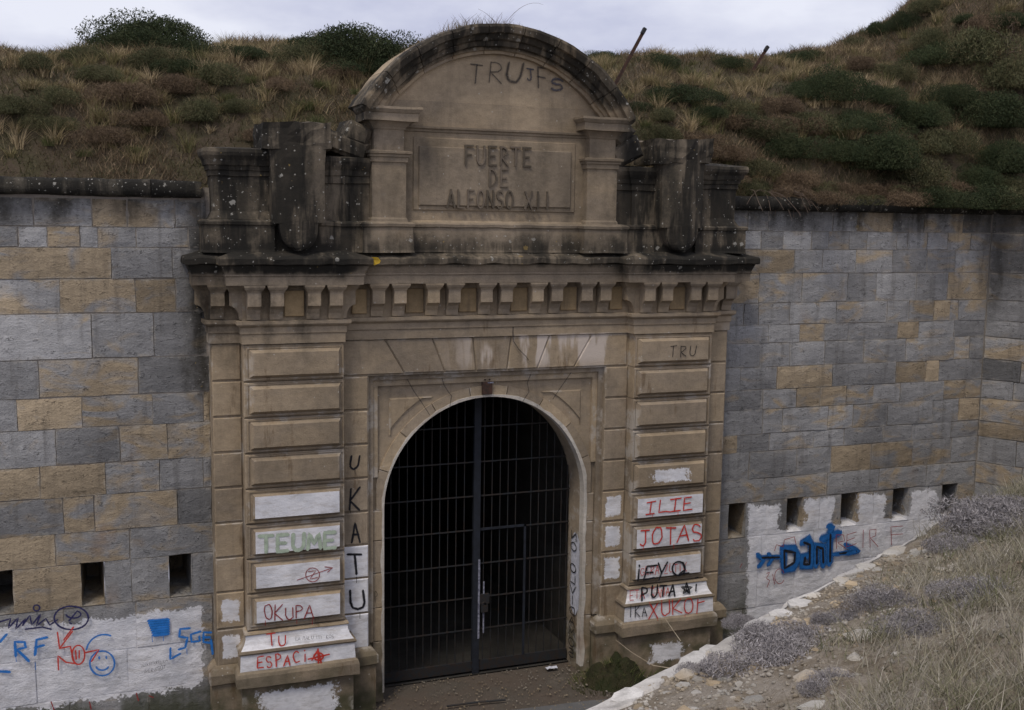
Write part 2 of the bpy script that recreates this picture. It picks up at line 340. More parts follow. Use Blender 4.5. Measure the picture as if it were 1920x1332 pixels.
def sweep(path, prof, step=.25):
    """sweep profile [(offset,z)] along plan polyline, mitred; outward = right-hand side"""
    P = []
    n = len(path)
    for i in range(n):
        a = Vector(path[i])
        d1 = (Vector(path[i])-Vector(path[i-1])).normalized() if i > 0 else None
        d2 = (Vector(path[i+1])-Vector(path[i])).normalized() if i < n-1 else None
        n1 = Vector((d1.y, -d1.x)) if d1 else None; n2 = Vector((d2.y, -d2.x)) if d2 else None
        m = n1 if n2 is None else n2 if n1 is None else (n1+n2)/(1+n1.dot(n2))
        P.append((a, m))
    st = []
    for i in range(n-1):
        (a, ma), (b, mb) = P[i], P[i+1]; k = max(1, int((b-a).length/step))
        for j in range(k): st.append((a.lerp(b, j/k), ma.lerp(mb, j/k)))
    st.append(P[-1])
    v, f, m = [], [], len(prof)
    for a, nn in st:
        for o, z in prof: v.append(Vector((a.x+nn.x*o, a.y+nn.y*o, z)))
    for i in range(len(st)-1):
        for j in range(m-1): f.append((i*m+j, (i+1)*m+j, (i+1)*m+j+1, i*m+j+1))
    return v, f
def tube(pts, r, n=6, r2=None):
    v, f = [], []; m = len(pts)
    for i, p in enumerate(pts):
        p = Vector(p); t = (Vector(pts[min(i+1, m-1)])-Vector(pts[max(i-1, 0)])).normalized()
        a = t.orthogonal().normalized(); b = t.cross(a); rr = r if r2 is None else r+(r2-r)*i/(m-1)
        for k in range(n):
            g = 2*math.pi*k/n; v.append(p+(a*math.cos(g)+b*math.sin(g))*rr)
    for i in range(m-1):
        for k in range(n): f.append((i*n+k, i*n+(k+1) % n, (i+1)*n+(k+1) % n, (i+1)*n+k))
    f += [tuple(range(n-1, -1, -1)), tuple(range((m-1)*n, m*n))]
    return v, f
def boxm(x0, x1, y0, y1, z0, z1):
    v = [(x0, y0, z0), (x1, y0, z0), (x1, y1, z0), (x0, y1, z0), (x0, y0, z1), (x1, y0, z1), (x1, y1, z1), (x0, y1, z1)]
    return v, [(0, 1, 5, 4), (1, 2, 6, 5), (2, 3, 7, 6), (3, 0, 4, 7), (4, 5, 6, 7), (3, 2, 1, 0)]
def join(parts):
    v, f = [], []
    for a, b in parts:
        k = len(v); v += list(a); f += [tuple(i+k for i in q) for q in b]
    return v, f

# ------------------------------------------------------------------ terrain
KX, KY = 8.93, .10                       # re-entrant corner of the two walls
RD = Vector((.44, -.898)); RN = Vector((.898, .44))
def sm(t): t = min(1, max(0, t)); return t*t*(3-2*t)
def hill(x, y):
    s1 = y-.30; s2 = (x-KX)*RN.x+(y-KY)*RN.y-.22
    s = s1
    if x > 7: s = min(s1, s2) if (x-KX)*RD.x+(y-KY)*RD.y > -.3 else s1
    s = s if s > 0 else 0
    crest = 2.12+.055*(x+3)+.05*math.exp(-((x+4.0)/1.0)**2)+.20*math.exp(-((x+1.9)/1.2)**2)
    h = 7.0+crest*(1-math.exp(-s/1.75))*1.14+.03*max(0, s-3)
    fall = 1-sm((y-4.6)/3.4)
    h += .62*min(6.0, max(0, x-9.0))*sm((x-8.6)/2.2)*sm(s/1.6)*fall-.9*sm((y-5)/6)
    q = Vector((x*.6, y*.6, 3.1)); h += sm(s/.8)*(.30*mnoise.noise(q)+.12*mnoise.noise(q*2.7)+.05*mnoise.noise(q*7))
    return h
ED = Vector((.885, .465)); EO = Vector((-2.56, -8.99)); EN = Vector((.465, -.885))   # counterscarp edge, normal towards the viewer
def bank(x, y):
    t = (x-EO.x)*EN.x+(y-EO.y)*EN.y; u = (x-EO.x)*ED.x+(y-EO.y)*ED.y
    t = max(0, t); q = Vector((x*1.3, y*1.3, 8.3))
    h = 4.0+.30*t-.02*max(0, t-6)*t*.3
    h += sm(t/.5)*(.07*mnoise.noise(q)+.035*mnoise.noise(q*3.1)+.016*mnoise.noise(q*8)+.012*mnoise.noise(q*19))
    h += .10*sm((u-3.5)/3.0)*sm(t/1.2)*2
    return h
def hit(px, py, fn, t0=3.0, t1=60.0):
    v = ray(px, py); t = t0
    while t < t1:
        p = CAM+v*t
        if p.y > .35 or fn is bank:
            if p.z < fn(p.x, p.y): return p, t
        t += .05
    return None, None

def grid(name, xs, ys, fn, mat, keep=None):
    v = [(x, y, fn(x, y)) for y in ys for x in xs]; nx = len(xs); f = []
    for j in range(len(ys)-1):
        for i in range(nx-1):
            a = j*nx+i
            if keep is None or keep(v[a]): f.append((a, a+1, a+nx+1, a+nx))
    o = mesh(name, v, f, mat, smooth=True); return o

def ground_mat(name, cols, scale, bumpd=.06, fine=30):
    s = NT(name); P = s.pos()
    n = s.noise(P, scale, 6, .65, .4); n2 = s.noise(P, fine, 5, .75)
    r = s.n('ShaderNodeValToRGB'); el = r.color_ramp.elements
    for i, cc in enumerate(cols):
        e = el[i] if i < 2 else el.new(1.0)
        e.color = (*cc, 1)
    for i, e in enumerate(list(el)): e.position = .3+.4*i/(len(cols)-1)
    s.put(r.inputs[0], s.math('ADD', s.math('MULTIPLY', n, .8), s.math('MULTIPLY', n2, .2)))
    s.put(s.b.inputs['Base Color'], s.val(r.outputs[0], s.math('ADD', .5, n2)))
    s.bump(s.math('ADD', n2, s.math('MULTIPLY', n, .6)), .8, bumpd); return s.m
M_hill = ground_mat('heath soil and moss', [(.05, .045, .024), (.085, .063, .043), (.07, .062, .032), (.12, .087, .063)], 1.6)
M_bank = ground_mat('stony earth', [(.13, .105, .075), (.22, .18, .13), (.33, .29, .24), (.18, .14, .09)], 2.6, .05, 40)
M_ditch = ground_mat('dirt and gravel', [(.075, .06, .048), (.12, .095, .076), (.105, .09, .074), (.17, .145, .12)], 1.4, .03, 60)
M_asph = ground_mat('worn asphalt', [(.09, .09, .092), (.13, .13, .132), (.145, .145, .145), (.11, .11, .112)], 2.0, .02, 90)
M_moss = ground_mat('mossy earth', [(.018, .021, .009), (.03, .035, .013), (.045, .04, .02), (.04, .03, .02)], 4, .05, 40)

xs = list(np.arange(-14, 26.01, .22)); ys = list(np.arange(.30, 14.01, .2))
def hfun(x, y):
    return hill(x, y)
# the slope behind the right-hand return wall comes forward of y = .3
ysr = list(np.arange(-7.6, 14.01, .22))
tag(grid('hillside', xs, ys, hfun, M_hill, keep=lambda p: p[0] < 8.7 or p[1] > .2), kind='structure')
xr = list(np.arange(8.5, 26.01, .22))
def inside(p): return (p[0]-KX)*RN.x+(p[1]-KY)*RN.y > .05
o = grid('slope', xr, list(np.arange(-7.6, .62, .2)), lambda x, y: hill(x, y)+.01, M_hill, keep=inside); tag(o, kind='structure')
# bank (counterscarp) in (u,t) coordinates
us = list(np.arange(-9, -2, .3))+list(np.arange(-2, 9, .06))+list(np.arange(9, 22.01, .3)); ts = [0]+list(np.arange(.04, 3, .065))+list(np.arange(3.1, 12, .35))
v, f = [], []
for t in ts:
    for u in us:
        e = .10*mnoise.noise(Vector((u*1.1, 2.2, 0)))+.05*mnoise.noise(Vector((u*4, 7, 0)))
        p = EO+ED*u+EN*(t+e*max(0, 1-t)); v.append((p.x, p.y, bank(p.x, p.y)+(e*.25 if t < .1 else 0)))
nu = len(us)
for j in range(len(ts)-1):
    for i in range(nu-1): f.append((j*nu+i+nu, j*nu+i+nu+1, j*nu+i+1, j*nu+i))
tag(mesh('bank', v, f, M_bank, smooth=True), kind='structure')
# ditch floor
v, f = [], []
gx = list(np.arange(-40, 40.1, 1.0)); gy = list(np.arange(-20, 1.01, .75))
tag(grid('ground', gx, gy, lambda x, y: .02*mnoise.noise(Vector((x, y, 0)))-.01, M_ditch), kind='structure')
a = [(-9, -1.28), (-2.2, -1.08), (-.6, -.86), (1.2, -1.0), (4, -1.5), (9, -2.0)]
v = [(x, y+.05*mnoise.noise(Vector((x*3, 0, 0))), .022) for x, y in a]+[(x, -6.5, .022) for x, y in a]
tag(mesh('path', v, [(i, i+6, i+7, i+1) for i in range(5)], M_asph), kind='structure')
# counterscarp wall under the bank edge: one battered face of coursed stones
cw = thing('retaining_wall', 'low rough retaining wall under the stony bank edge', 'wall', loc=(EO.x, EO.y, 0))
v, f = [], []
for u in np.arange(-9, 22, .5):
    p = EO+ED*u+EN*.12; q = EO+ED*u-EN*.25
    v += [(p.x-EO.x, p.y-EO.y, 3.9), (q.x-EO.x, q.y-EO.y, -.05)]
f = [(2*i, 2*i+2, 2*i+3, 2*i+1) for i in range(len(v)//2-1)]
mesh('wall_face', v, f, M_wallL, cw)
v, f = [], []
us2 = np.arange(-.35, 5.3, .035)
for u in us2:   # broken white lime capping along the rim
    e = .10*mnoise.noise(Vector((u*1.1, 2.2, 0)))+.05*mnoise.noise(Vector((u*4, 7, 0)))
    w = max(.0, (.095 if u < 2 else .015)+.12*mnoise.noise(Vector((u*2.1, 5.5, 0)))+.05*mnoise.noise(Vector((u*8, 3.5, 0))))
    for t, dz in ((e-.03, -.08), (e-.028, .012), (e+w*.8, .014), (e+w, -.012)):
        p = EO+ED*u+EN*t; v.append((p.x-EO.x, p.y-EO.y, bank(p.x, p.y)+dz+e*.25*(t < e+.01)+.004*mnoise.noise(Vector((u*11, t*9, 1)))))
for i in range(len(us2)-1):
    for j in range(3): f.append((4*i+j, 4*i+4+j, 4*i+5+j, 4*i+1+j))
mesh('rim_capping', v, f, M_whitest, cw, (.3, 1, 0))

# ------------------------------------------------------------------ flanking walls of ashlar
GC = {'g': (.24, 1.0), 'b': (.10, .86), 'd': (.02, .58), 'l': (.22, 1.25), 't': (.86, 1.0), 'm': (.52, 1.0), 'r': (.95, .82), 'p': (.40, .95), 'n': (.68, .88)}
def wall_block(par, fr, u0, u1, z0, z1, code, mat, gap=.006):
    O, D, N = fr
    cr_, cv = GC[code]; p = rnd(-.006, .006); b = .009; jj = .006
    U = [u0+gap+rnd(-jj, jj)*.4, u1-gap+rnd(-jj, jj)*.4]; Z = [z0+gap+rnd(-jj, jj)*.4, z1-gap+rnd(-jj, jj)*.4]
    nx, nz2 = max(3, int((U[1]-U[0])/.16)), 4; q = []; ff = []
    cj = [(rnd(-jj, jj), rnd(-jj, jj)) for _ in range(4)]
    for a in range(nz2+1):
        for e in range(nx+1):
            s_, t_ = e/nx, a/nz2; edge = e in (0, nx) or a in (0, nz2)
            du = cj[0][0]*(1-s_)*(1-t_)+cj[1][0]*s_*(1-t_)+cj[2][0]*s_*t_+cj[3][0]*(1-s_)*t_; dz = cj[0][1]*(1-s_)*(1-t_)+cj[1][1]*s_*(1-t_)+cj[2][1]*s_*t_+cj[3][1]*(1-s_)*t_
            uu, z_ = U[0]+(U[1]-U[0])*s_+du, Z[0]+(Z[1]-Z[0])*t_+dz
            nv = Vector((uu*5+O.y*9, z_*6, ord(code) % 7))
            if edge: uu += .011*mnoise.noise(nv*2.3); z_ += .011*mnoise.noise(nv*2.3+Vector((9, 0, 0)))
            q.append((uu, p+(.008 if edge else 0)+.006*mnoise.noise(nv), z_))
    n0 = len(q)
    ring = [e for e in range(nx+1)]+[a*(nx+1)+nx for a in range(1, nz2+1)]+[nz2*(nx+1)+e for e in range(nx-1, -1, -1)]+[a*(nx+1) for a in range(nz2-1, 0, -1)]
    for a in range(nz2):
        for e in range(nx): k = a*(nx+1)+e; ff.append((k, k+1, k+nx+2, k+nx+1))
    for k in ring: q.append((q[k][0], .2, q[k][2]))
    m = len(ring)
    for k in range(m): ff.append((ring[(k+1) % m], ring[k], n0+k, n0+(k+1) % m))
    vv = [Vector((O.x+D.x*a+N.x*d, O.y+D.y*a+N.y*d, z_)) for a, d, z_ in q]
    return mesh('block', vv, ff, mat, par, (cr_+rnd(-.1, .1), cv*rnd(.82, 1.16), 0), smooth=False)
FM = (Vector((0, .10)), Vector((1, 0)), Vector((0, 1)))
HOLES_L = [(-6.42, -6.14), (-5.35, -5.09), (-4.29, -4.02)]
HOLES_R = [(4.05, 4.345), (5.13, 5.42), (6.18, 6.49), (7.22, 7.53), (8.25, 8.555)]
HZ0, HZ1 = 1.79, 2.33
def backing(par, x0, x1, holes, mat):
    pts = [(x0, x1, -.05, HZ0-.02), (x0, x1, HZ1+.02, 7.03)]
    e = x0
    for a, b in holes: pts.append((e, a-.02, HZ0-.02, HZ1+.02)); e = b+.02
    pts.append((e, x1, HZ0-.02, HZ1+.02))
    ps = [boxm(a, b, .120, .42, c, d) for a, b, c, d in pts if b-a > .02]
    v, f = join(ps); mesh('mortar_bed', v, f, mat, par)
    for a, b in holes:   # splayed loophole recess
        w = .055; d = .95
        v = [(a, .115, HZ0), (b, .115, HZ0), (b, .115, HZ1), (a, .115, HZ1), (a+w, d, HZ0+.1), (b-w, d, HZ0+.1), (b-w, d, HZ1-.02), (a+w, d, HZ1-.02)]
        v[0:4] = [(a-.01, .105, HZ0-.01), (b+.01, .105, HZ0-.01), (b+.01, .105, HZ1+.01), (a-.01, .105, HZ1+.01)]
        mesh('loophole', v, [(0, 1, 5, 4), (1, 2, 6, 5), (2, 3, 7, 6), (3, 0, 4, 7), (4, 5, 6, 7)], M_wallL if a < 0 else M_wallR, par, (.5, .55, 0))
def coping(par, fr, u0, u1, ztop, lens):
    O, D, N = fr; u = u0; i = 0
    while u < u1-.2:
        e = min(u1, u+lens[i % len(lens)]); i += 1
        if u1-e < .4: e = u1
        prof = [(.30, ztop-.02), (.06, ztop), (-.08, ztop-.015), (-.125, ztop-.05), (-.135, ztop-.13), (-.12, ztop-.19), (-.02, ztop-.215), (.2, ztop-.22)]
        k = max(2, int((e-u)/.16)); v, f = [], []
        for q in range(k+1):
            uu = u+.004+(e-u-.008)*q/k
            for d, z in prof: v.append(wob((O.x+D.x*uu+N.x*d, O.y+D.y*uu+N.y*d, z), 5.0, .014))
        m = len(prof)
        for q in range(k):
            for j in range(m): f.append((q*m+(j+1) % m, (q+1)*m+(j+1) % m, (q+1)*m+j, q*m+j))
        f += [tuple(range(m)), tuple(range((k+1)*m-1, k*m-1, -1))]
        mesh('coping_stone', v, f, M_cope, par, (rnd(.2, .8), rnd(.85, 1.1), 0), smooth=True); u = e

WL = thing('stone_wall', 'grey and tan ashlar wall left of the gateway with graffiti at its foot', 'wall')
WR = thing('stone_wall', 'grey ashlar wall right of the gateway with five loopholes', 'wall')
WT = thing('stone_wall', 'ashlar wall turning towards the viewer at the far right corner', 'wall')
backing(WL, -10.5, -3.70, HOLES_L, M_mortar); backing(WR, 3.66, KX+.2, HOLES_R, M_mortarR)

def zl(v): return aty(200, 300+v/2.562, .1).z
def zl2(v): return aty(200, 800+v/2.5047, .1).z
ZL = [zl(185)]+[zl(v) for v in (322, 422, 570, 736, 952, 1133, 1282)]+[zl2(v) for v in (172, 320, 488, 640)]+[HZ0-.02, 1.15, .58, -.02]
ZL[-5] = max(ZL[-5], HZ1)
def xl(v, c):   # joint position from a column of the survey picture
    zm = (ZL[c]+ZL[c+1])/2; lo = aty(v/2.562 if c < 7 else v/2.5047, 600, .1)
    for _ in range(3):
        px = v/2.562 if c < 7 else v/2.5047
        py = project((lo.x, .1, zm))[1]; lo = aty(px, py, .1)
    return lo.x
LC = [('g161 g441 t611 m838 l990', 0), ('g86 l228 n383 g470 p652 l903 d990', 0), ('t535 b828 b990', 0), ('m287 m652 n845 b985', 0),
      ('l441 g738 b990', 0), ('b187 m665 d1010', 0), ('b82 t394 m733 b975 t1010', 0), ('g262 b562 m787 n992', 0), ('t187 t495 g750 b955 g992', 0),
      ('g298 p443 m835 d992', 0), ('t262 m610 g1000', 0), None, ('g300 b640 g1000', 0), ('g170 b600 g1000', 0), ('g330 g700 d1000', 0)]
for c, row in enumerate(LC):
    z1, z0 = ZL[c], ZL[c+1]
    if row is None:   # loophole course
        for a, b, k in ((-7.6, -6.42, 'g'), (-6.14, -5.35, 't'), (-5.09, -4.76, 'b'), (-4.76, -4.29, 'g'), (-4.02, -3.73, 'b')): wall_block(WL, FM, a, b, z0, z1, k, M_wallL)
        for a, b in HOLES_L:
            if z1 > HZ1+.03: wall_block(WL, FM, a, b, HZ1, z1, 'g', M_wallL)
        xe = -7.6
    else:
        items = row[0].split(); xe = None; prev = None; es = [xl(float(t[1:]), c) for t in items]
        es[-1] = min(es[-1], -3.72); first = min(es[0]-rnd(.5, 1.0), -6.5); prev = first; xe = first
        for t, e in zip(items, es):
            wall_block(WL, FM, prev, e, z0, z1, t[0], M_wallL); prev = e
    while xe > -9.6:
        n = xe-rnd(.7, 1.4); wall_block(WL, FM, n, xe, z0, z1, random.choice('gbtml'), M_wallL); xe = n
coping(WL, FM, -9.8, -3.80, 7.11, [1.9, 1.4, 2.1, 1.2])

def zr(v): return aty(1462, 360+v/2.467, .1).z
ZR = [zr(v) for v in (90, 181, 266, 377, 513, 615, 697, 808, 912, 1003, 1115, 1195, 1320)]
ZR[0] = 6.90
ZR = [z for z in ZR if z > HZ1+.12]+[HZ1, HZ0-.02, 1.2, .6, -.02]
RC = ['g155 g250 b550 l660 n828 g970 m1150 d1260', 'l215 g320 l450 b530 g625 b708 l845 l895 g985 l1080 m1185 g1260', 'n370 g500 g655 g825 b985 g1115 g1260',
      'm205 g405 p615 b750 g935 b1080 n1260', 'b135 b205 g350 g565 m800 g900 g1015 t1090 g1130 p1260', 'b250 g395 n510 b620 b850 t945 g1110 b1260', 'b210 g350 g510 b690 g885 p1110 l1180 b1260',
      'b120 b290 n545 b840 n980 t1040 b1260', 'b225 g380 m490 m610 p735 g860 b1060 n1160 p1260', 'b225 g315 g525 m640 p800 g1010 b1130 t1260', 'n105 b255 g460 g600 b780 p915 g1095 g1260', 'b160 b380 b540 r725 n915 p1095 g1260',
      'g230 p520 b760 g980 b1260', 'g200 b480 g760 p1000 g1260']
def xrr(v, z):
    lo = aty(1340+v/2.467, 600, .1)
    for _ in range(3): lo = aty(1340+v/2.467, project((lo.x, .1, z))[1], .1)
    return lo.x
nrow = len(ZR)-1; hole_row = ZR.index(HZ1)
for c in range(nrow):
    z1, z0 = ZR[c], ZR[c+1]
    if c == hole_row:
        e = 3.70; bs = []
        for a, b in HOLES_R+[(KX, KX)]:
            mid = (e+a)/2+rnd(-.1, .1)
            if a-e > .55: bs += [(e, mid), (mid, a)]
            else: bs += [(e, a)]
            e = b
        for a, b in bs:
            if b-a > .04: wall_block(WR, FM, a, b, z0, z1, random.choice('gbgmp'), M_wallR)
        continue
    items = RC[c % len(RC)].split() if c < hole_row else [random.choice('gbgp')+str(v) for v in (180, 420, 640, 860, 1060, 1260)]
    prev = 3.70
    for i, t in enumerate(items):
        e = xrr(float(t[1:])+(0 if c < hole_row else rnd(-60, 60)), (z0+z1)/2)
        if i == len(items)-1: e = KX-.004
        if e-prev < .06: continue
        wall_block(WR, FM, prev, e, z0, z1, t[0], M_wallR); prev = e
coping(WR, FM, 3.85, KX-.05, 7.09, [1.9, 1.5, 2.0, 1.7])
# return wall at the far right
FRT = (Vector((KX, KY)), RD, RN)
for c in range(nrow):
    z1, z0 = ZR[c], ZR[c+1]
    u = .004
    while u < 6.5:
        e = u+rnd(.45, 1.1); wall_block(WT, FRT, u, e, z0, z1, random.choice('bbggdnmg'), M_wallR, .006); u = e
v = [(KX+RN.x*d+RD.x*u, KY+RN.y*d+RD.y*u, z) for z in (-.05, 6.9) for u, d in ((-.05, .03), (7.2, .03), (7.2, .4), (-.05, .4))]
mesh('mortar_bed', v, [(0, 1, 5, 4), (1, 2, 6, 5), (2, 3, 7, 6), (3, 0, 4, 7), (4, 5, 6, 7)], M_mortarR, WT)
coping(WT, FRT, .12, 6.8, 7.09, [.9, 1.2, 1.0])

# ------------------------------------------------------------------ the gateway
GW = thing('stone_gateway', 'weathered sandstone fort gateway with arched door, pilasters and curved pediment', 'gateway')
def gcol(b=0.0): return (rnd(.15, .85), rnd(.88, 1.1), b)
PX0, PX1 = 2.105, 3.375      # pilaster
SX = 3.75                    # outer edge of the outer strip
YS, YP = -.15, -.335          # strip plane, pilaster plane
CZs = [4.61-.4595*k for k in range(8)]+[1.36]     # course joints
CZs[7] = 1.36; CZs = CZs[:8]
tops = [5.09]+CZs
PAINTL = {5: .97, 6: .97, 7: .97, 8: .97}; PAINTR = {6: .97, 7: .97, 8: .97}
for sgn in (-1, 1):
    x0, x1 = sorted((sgn*PX0, sgn*PX1))
    v, f = boxm(x0+.01, x1-.01, YP+.03, .3, .5, 5.1); pil = mesh('pilaster', v, f, M_gate, GW, (.5, .7, 0))
    for k in range(8):
        zt, zb = tops[k], tops[k+1]
        if k == 7: zb = 1.36
        block('block', x0, x1, YP, .25, zb+.006, zt-.006, M_gate, pil, .014, gcol())
        zc = 4.842-.4595*k; h = .142; fx0, fx1 = sorted((sgn*2.185, sgn*3.267))
        m = .042 if k+1 not in (PAINTL if sgn < 0 else PAINTR) else .025
        # moulded frame round the raised panel
        fr = []
        for a, b, c, d in ((fx0-.075, fx1+.075, zc+h+.045, zc+h+.062), (fx0-.075, fx1+.075, zc-h-.062, zc-h-.045), (fx0-.075, fx0-.058, zc-h-.045, zc+h+.045), (fx1+.058, fx1+.075, zc-h-.045, zc+h+.045)):
            fr.append(boxm(a, b, YP-.012, YP+.01, c, d))
        v, f = join(fr); mesh('panel_frame', v, f, M_gate, pil, gcol())
        y1 = YP-.07
        v = [(fx0-m, YP+.005, zc-h-m), (fx1+m, YP+.005, zc-h-m), (fx1+m, YP+.005, zc+h+m), (fx0-m, YP+.005, zc+h+m), (fx0, y1, zc-h), (fx1, y1, zc-h), (fx1, y1, zc+h), (fx0, y1, zc+h)]
        pb = (PAINTL if sgn < 0 else PAINTR).get(k+1, 0)
        if sgn > 0 and k == 4: pb = .52
        mesh('panel', v, [(4, 5, 6, 7), (0, 1, 5, 4), (1, 2, 6, 5), (2, 3, 7, 6), (3, 0, 4, 7)], M_gate, pil, (rnd(.2, .6), rnd(.92, 1.06), pb))
    # pilaster base : painted cyma, painted plinth, footing
    ip = [(x0, .2), (x0, YP), (x1, YP), (x1, .2)]
    def part(nm, prof, col, parent=pil, path=ip, st=.2, am=.006):
        v, f = sweep(path, prof, st); return mesh(nm, rough(v, 5, am), f, M_gate, parent, col)
    part('base_moulding', [(0, 1.36), (.035, 1.355), (.045, 1.33), (.03, 1.315)][::-1]+[], gcol())
    part('base_moulding', [(.10, 1.135), (.085, 1.15), (.055, 1.20), (.035, 1.26), (.028, 1.315)], (.3, 1, .97))
    part('base_moulding', [(.06, 1.085), (.12, 1.09), (.13, 1.11), (.12, 1.135), (.06, 1.14)], (.3, .75, 0))
    part('plinth', [(.115, .87), (.105, 1.085), (.0, 1.09)], (.3, 1, .97))
    part('plinth', [(.0, .655), (.16, .66), (.165, .80), (.15, .845), (.115, .868), (.0, .87)], gcol(), am=.014)
    part('footing', [(.09, -.05), (.09, .655), (0, .66)], (.4, .8, .62 if sgn < 0 else .45), am=.012)
    # plain strips either side
    for nm, a, b in (('inner', 1.73, PX0-.0), ('outer', PX1, SX)):
        sx0, sx1 = sorted((sgn*a, sgn*b))
        for k in range(9):
            zt = tops[k] if k < 9 else .9; zb = tops[k+1] if k < 8 else .86
            if k == 0 and nm == 'inner': continue
            pb = 0
            if sgn < 0 and nm == 'inner' and k >= 6: pb = .93
            if sgn < 0 and nm == 'outer' and k >= 7: pb = .60
            if sgn > 0 and nm == 'inner' and k in (5, 6, 7): pb = .62
            block('block', sx0+.012, sx1-.012, YS, .2, zb+.012, zt-.012, M_gate, GW, .012, gcol(pb))
        v, f = boxm(sx0+.002, sx1-.002, YS+.018, .28, 0, 5.1); mesh('strip', v, f, M_gate, GW, (.5, .85, 0))
        pth = [(sx0, YS), (sx1, YS)] if nm == 'inner' else ([(sx0, .11), (sx0, YS), (sx1, YS)] if sgn < 0 else [(sx0, YS), (sx1, YS), (sx1, .11)])
        if nm == 'inner': pth = [(sx0, YS), (sx1, YS), (sx1, .0)] if sgn < 0 else [(sx0, 0), (sx0, YS), (sx1, YS)]
        v, f = sweep(pth, [(.07, -.05), (.07, .64), (.10, .66), (.10, .78), (.06, .84), (.03, .87), (0, .88)], .15)
        mesh('base_moulding', rough(v, 5, .008), f, M_gate, GW, (.4, .8, 0))
# flat-arch voussoirs over the door frame
vt = [-2.10, -1.515, -.857, -.28, .28, .857, 1.515, 2.08]; vb = [-2.10, -1.245, -.68, -.227, .227, .68, 1.245, 2.08]
for i in range(7):
    g = .007
    polyblock('voussoir', [(vb[i]+g, 4.625), (vb[i+1]-g, 4.625), (vt[i+1]-g, 5.082), (vt[i]+g, 5.082)], YS-rnd(-.004, .006), .2, M_gate, GW, .012, gcol())
v, f = boxm(-2.1, 2.1, YS+.02, .28, 4.60, 5.12); mesh('lintel_core', v, f, M_gate, GW, (.5, .8, 0))
# spandrel wall with arch opening
R, ZS = 1.5, 2.7364
def archpts(r, n, a0=0.0, a1=math.pi): return [(r*math.cos(a0+(a1-a0)*i/n), ZS+r*math.sin(a0+(a1-a0)*i/n)) for i in range(n+1)]
n = 32; ap = archpts(R, n); v, f = [], []
def outer(a):
    c, s_ = math.cos(a), math.sin(a); k = min(1.76/abs(c) if abs(c) > 1e-6 else 9, (4.64-ZS)/s_ if s_ > 1e-6 else 9); return (k*c, ZS+k*s_)
for i in range(n+1):
    a = math.pi*i/n; o_ = outer(a); v += [(ap[i][0], 0, ap[i][1]), (o_[0], 0, o_[1])]
f = [(2*i, 2*i+2, 2*i+3, 2*i+1) for i in range(n)]
k0 = len(v)
for sg in (1, -1):
    k0 = len(v); v += [(sg*1.5, 0, -.05), (sg*1.76, 0, -.05), (sg*1.76, 0, ZS), (sg*1.5, 0, ZS)]; f.append((k0, k0+1, k0+2, k0+3) if sg > 0 else (k0+3, k0+2, k0+1, k0))
mesh('spandrel', v, f, M_gate, GW, (.5, .95, 0))
# door frame border, raised in two steps
for k, (a, b, yy) in enumerate(((1.66, 1.735, -.075), (1.585, 1.66, -.04))):
    t = 4.615-.085*k
    v, f = join([boxm(-b, b, yy, .02, t-.085, t), boxm(-b, -a, yy, .02, 3.2 if k else .9, t-.085), boxm(a, b, yy, .02, 3.2 if k else .9, t-.085)])
    mesh('door_frame', v, f, M_gate, GW, gcol())
# archivolt stones and jamb stones
na = 9
for i in range(na):
    a0, a1 = math.pi*i/na+.004, math.pi*(i+1)/na-.004; m = 5
    pin = archpts(R+.004, m, a0, a1); pout = [(min(1.60, max(-1.60, x)), min(4.45, z)) for x, z in archpts(1.655, m, a0, a1)]
    pts = pout+pin[::-1]
    v = [(x, -.03, z) for x, z in pts]+[(x, .12, z) for x, z in pts]; q = len(pts)
    ff = [(j, j+1, q-2-j, q-1-j) for j in range(m)]+[(j, (j+1) % q, q+(j+1) % q, q+j) for j in range(q)]
    mesh('arch_stone', v, [tuple(reversed(t)) for t in ff], M_gate, GW, gcol())
for sg in (-1, 1):
    zz = [ZS]+[z for z in CZs if z < ZS-.15]+[.88, 0]
    for k in range(len(zz)-1):
        x0, x1 = sorted((sg*1.504, sg*1.655)); block('jamb_stone', x0, x1, -.03-rnd(0, .004), .12, zz[k+1]+.004, zz[k]-.004, M_gate, GW, .008, gcol())
# sunken-looking spandrel panels (raised triangular fields)
for sg in (-1, 1):
    pts = [(sg*1.42, 4.27), (sg*.80, 4.27)]+[(sg*1.80*math.cos(a), ZS+1.80*math.sin(a)) for a in np.linspace(1.02, .66, 6)]+[(sg*1.42, 3.75)]
    if sg < 0: pts = pts[::-1]
    polyblock('spandrel_panel', pts, -.022, .05, M_gate, GW, .02, gcol())
# pale broken render along the arch edge
v, f = [], []; m = 90
for i in range(m+1):
    t = i/m; s_ = t*(2*2.6+math.pi*R)
    if s_ < 2.6: b, nn = Vector((1.5, 0, .1+s_)), Vector((1, 0, 0))
    elif s_ < 2.6+math.pi*R: a = (s_-2.6)/R; nn = Vector((math.cos(a), 0, math.sin(a))); b = nn*R+Vector((0, 0, ZS))
    else: b, nn = Vector((-1.5, 0, ZS-(s_-2.6-math.pi*R))), Vector((-1, 0, 0))
    w = .022+.03*max(0, mnoise.noise(Vector((s_*2.3, 1, 0)))+.15)+.018*mnoise.noise(Vector((s_*9, 4, 0)))
    if nn.x > .2: w *= 1.5
    w = max(.006, w)
    v += [b-nn*.012+Vector((0, .10, 0)), b-nn*.006+Vector((0, -.034, 0)), b+nn*w+Vector((0, -.037, 0)), b+nn*(w+.004)+Vector((0, -.02, 0))]
for i in range(m):
    for j in range(3): f.append((4*i+j, 4*i+j+1, 4*i+4+j+1, 4*i+4+j))
mesh('render_edge', v, f, M_plaster, GW, (.4, 1, 0))
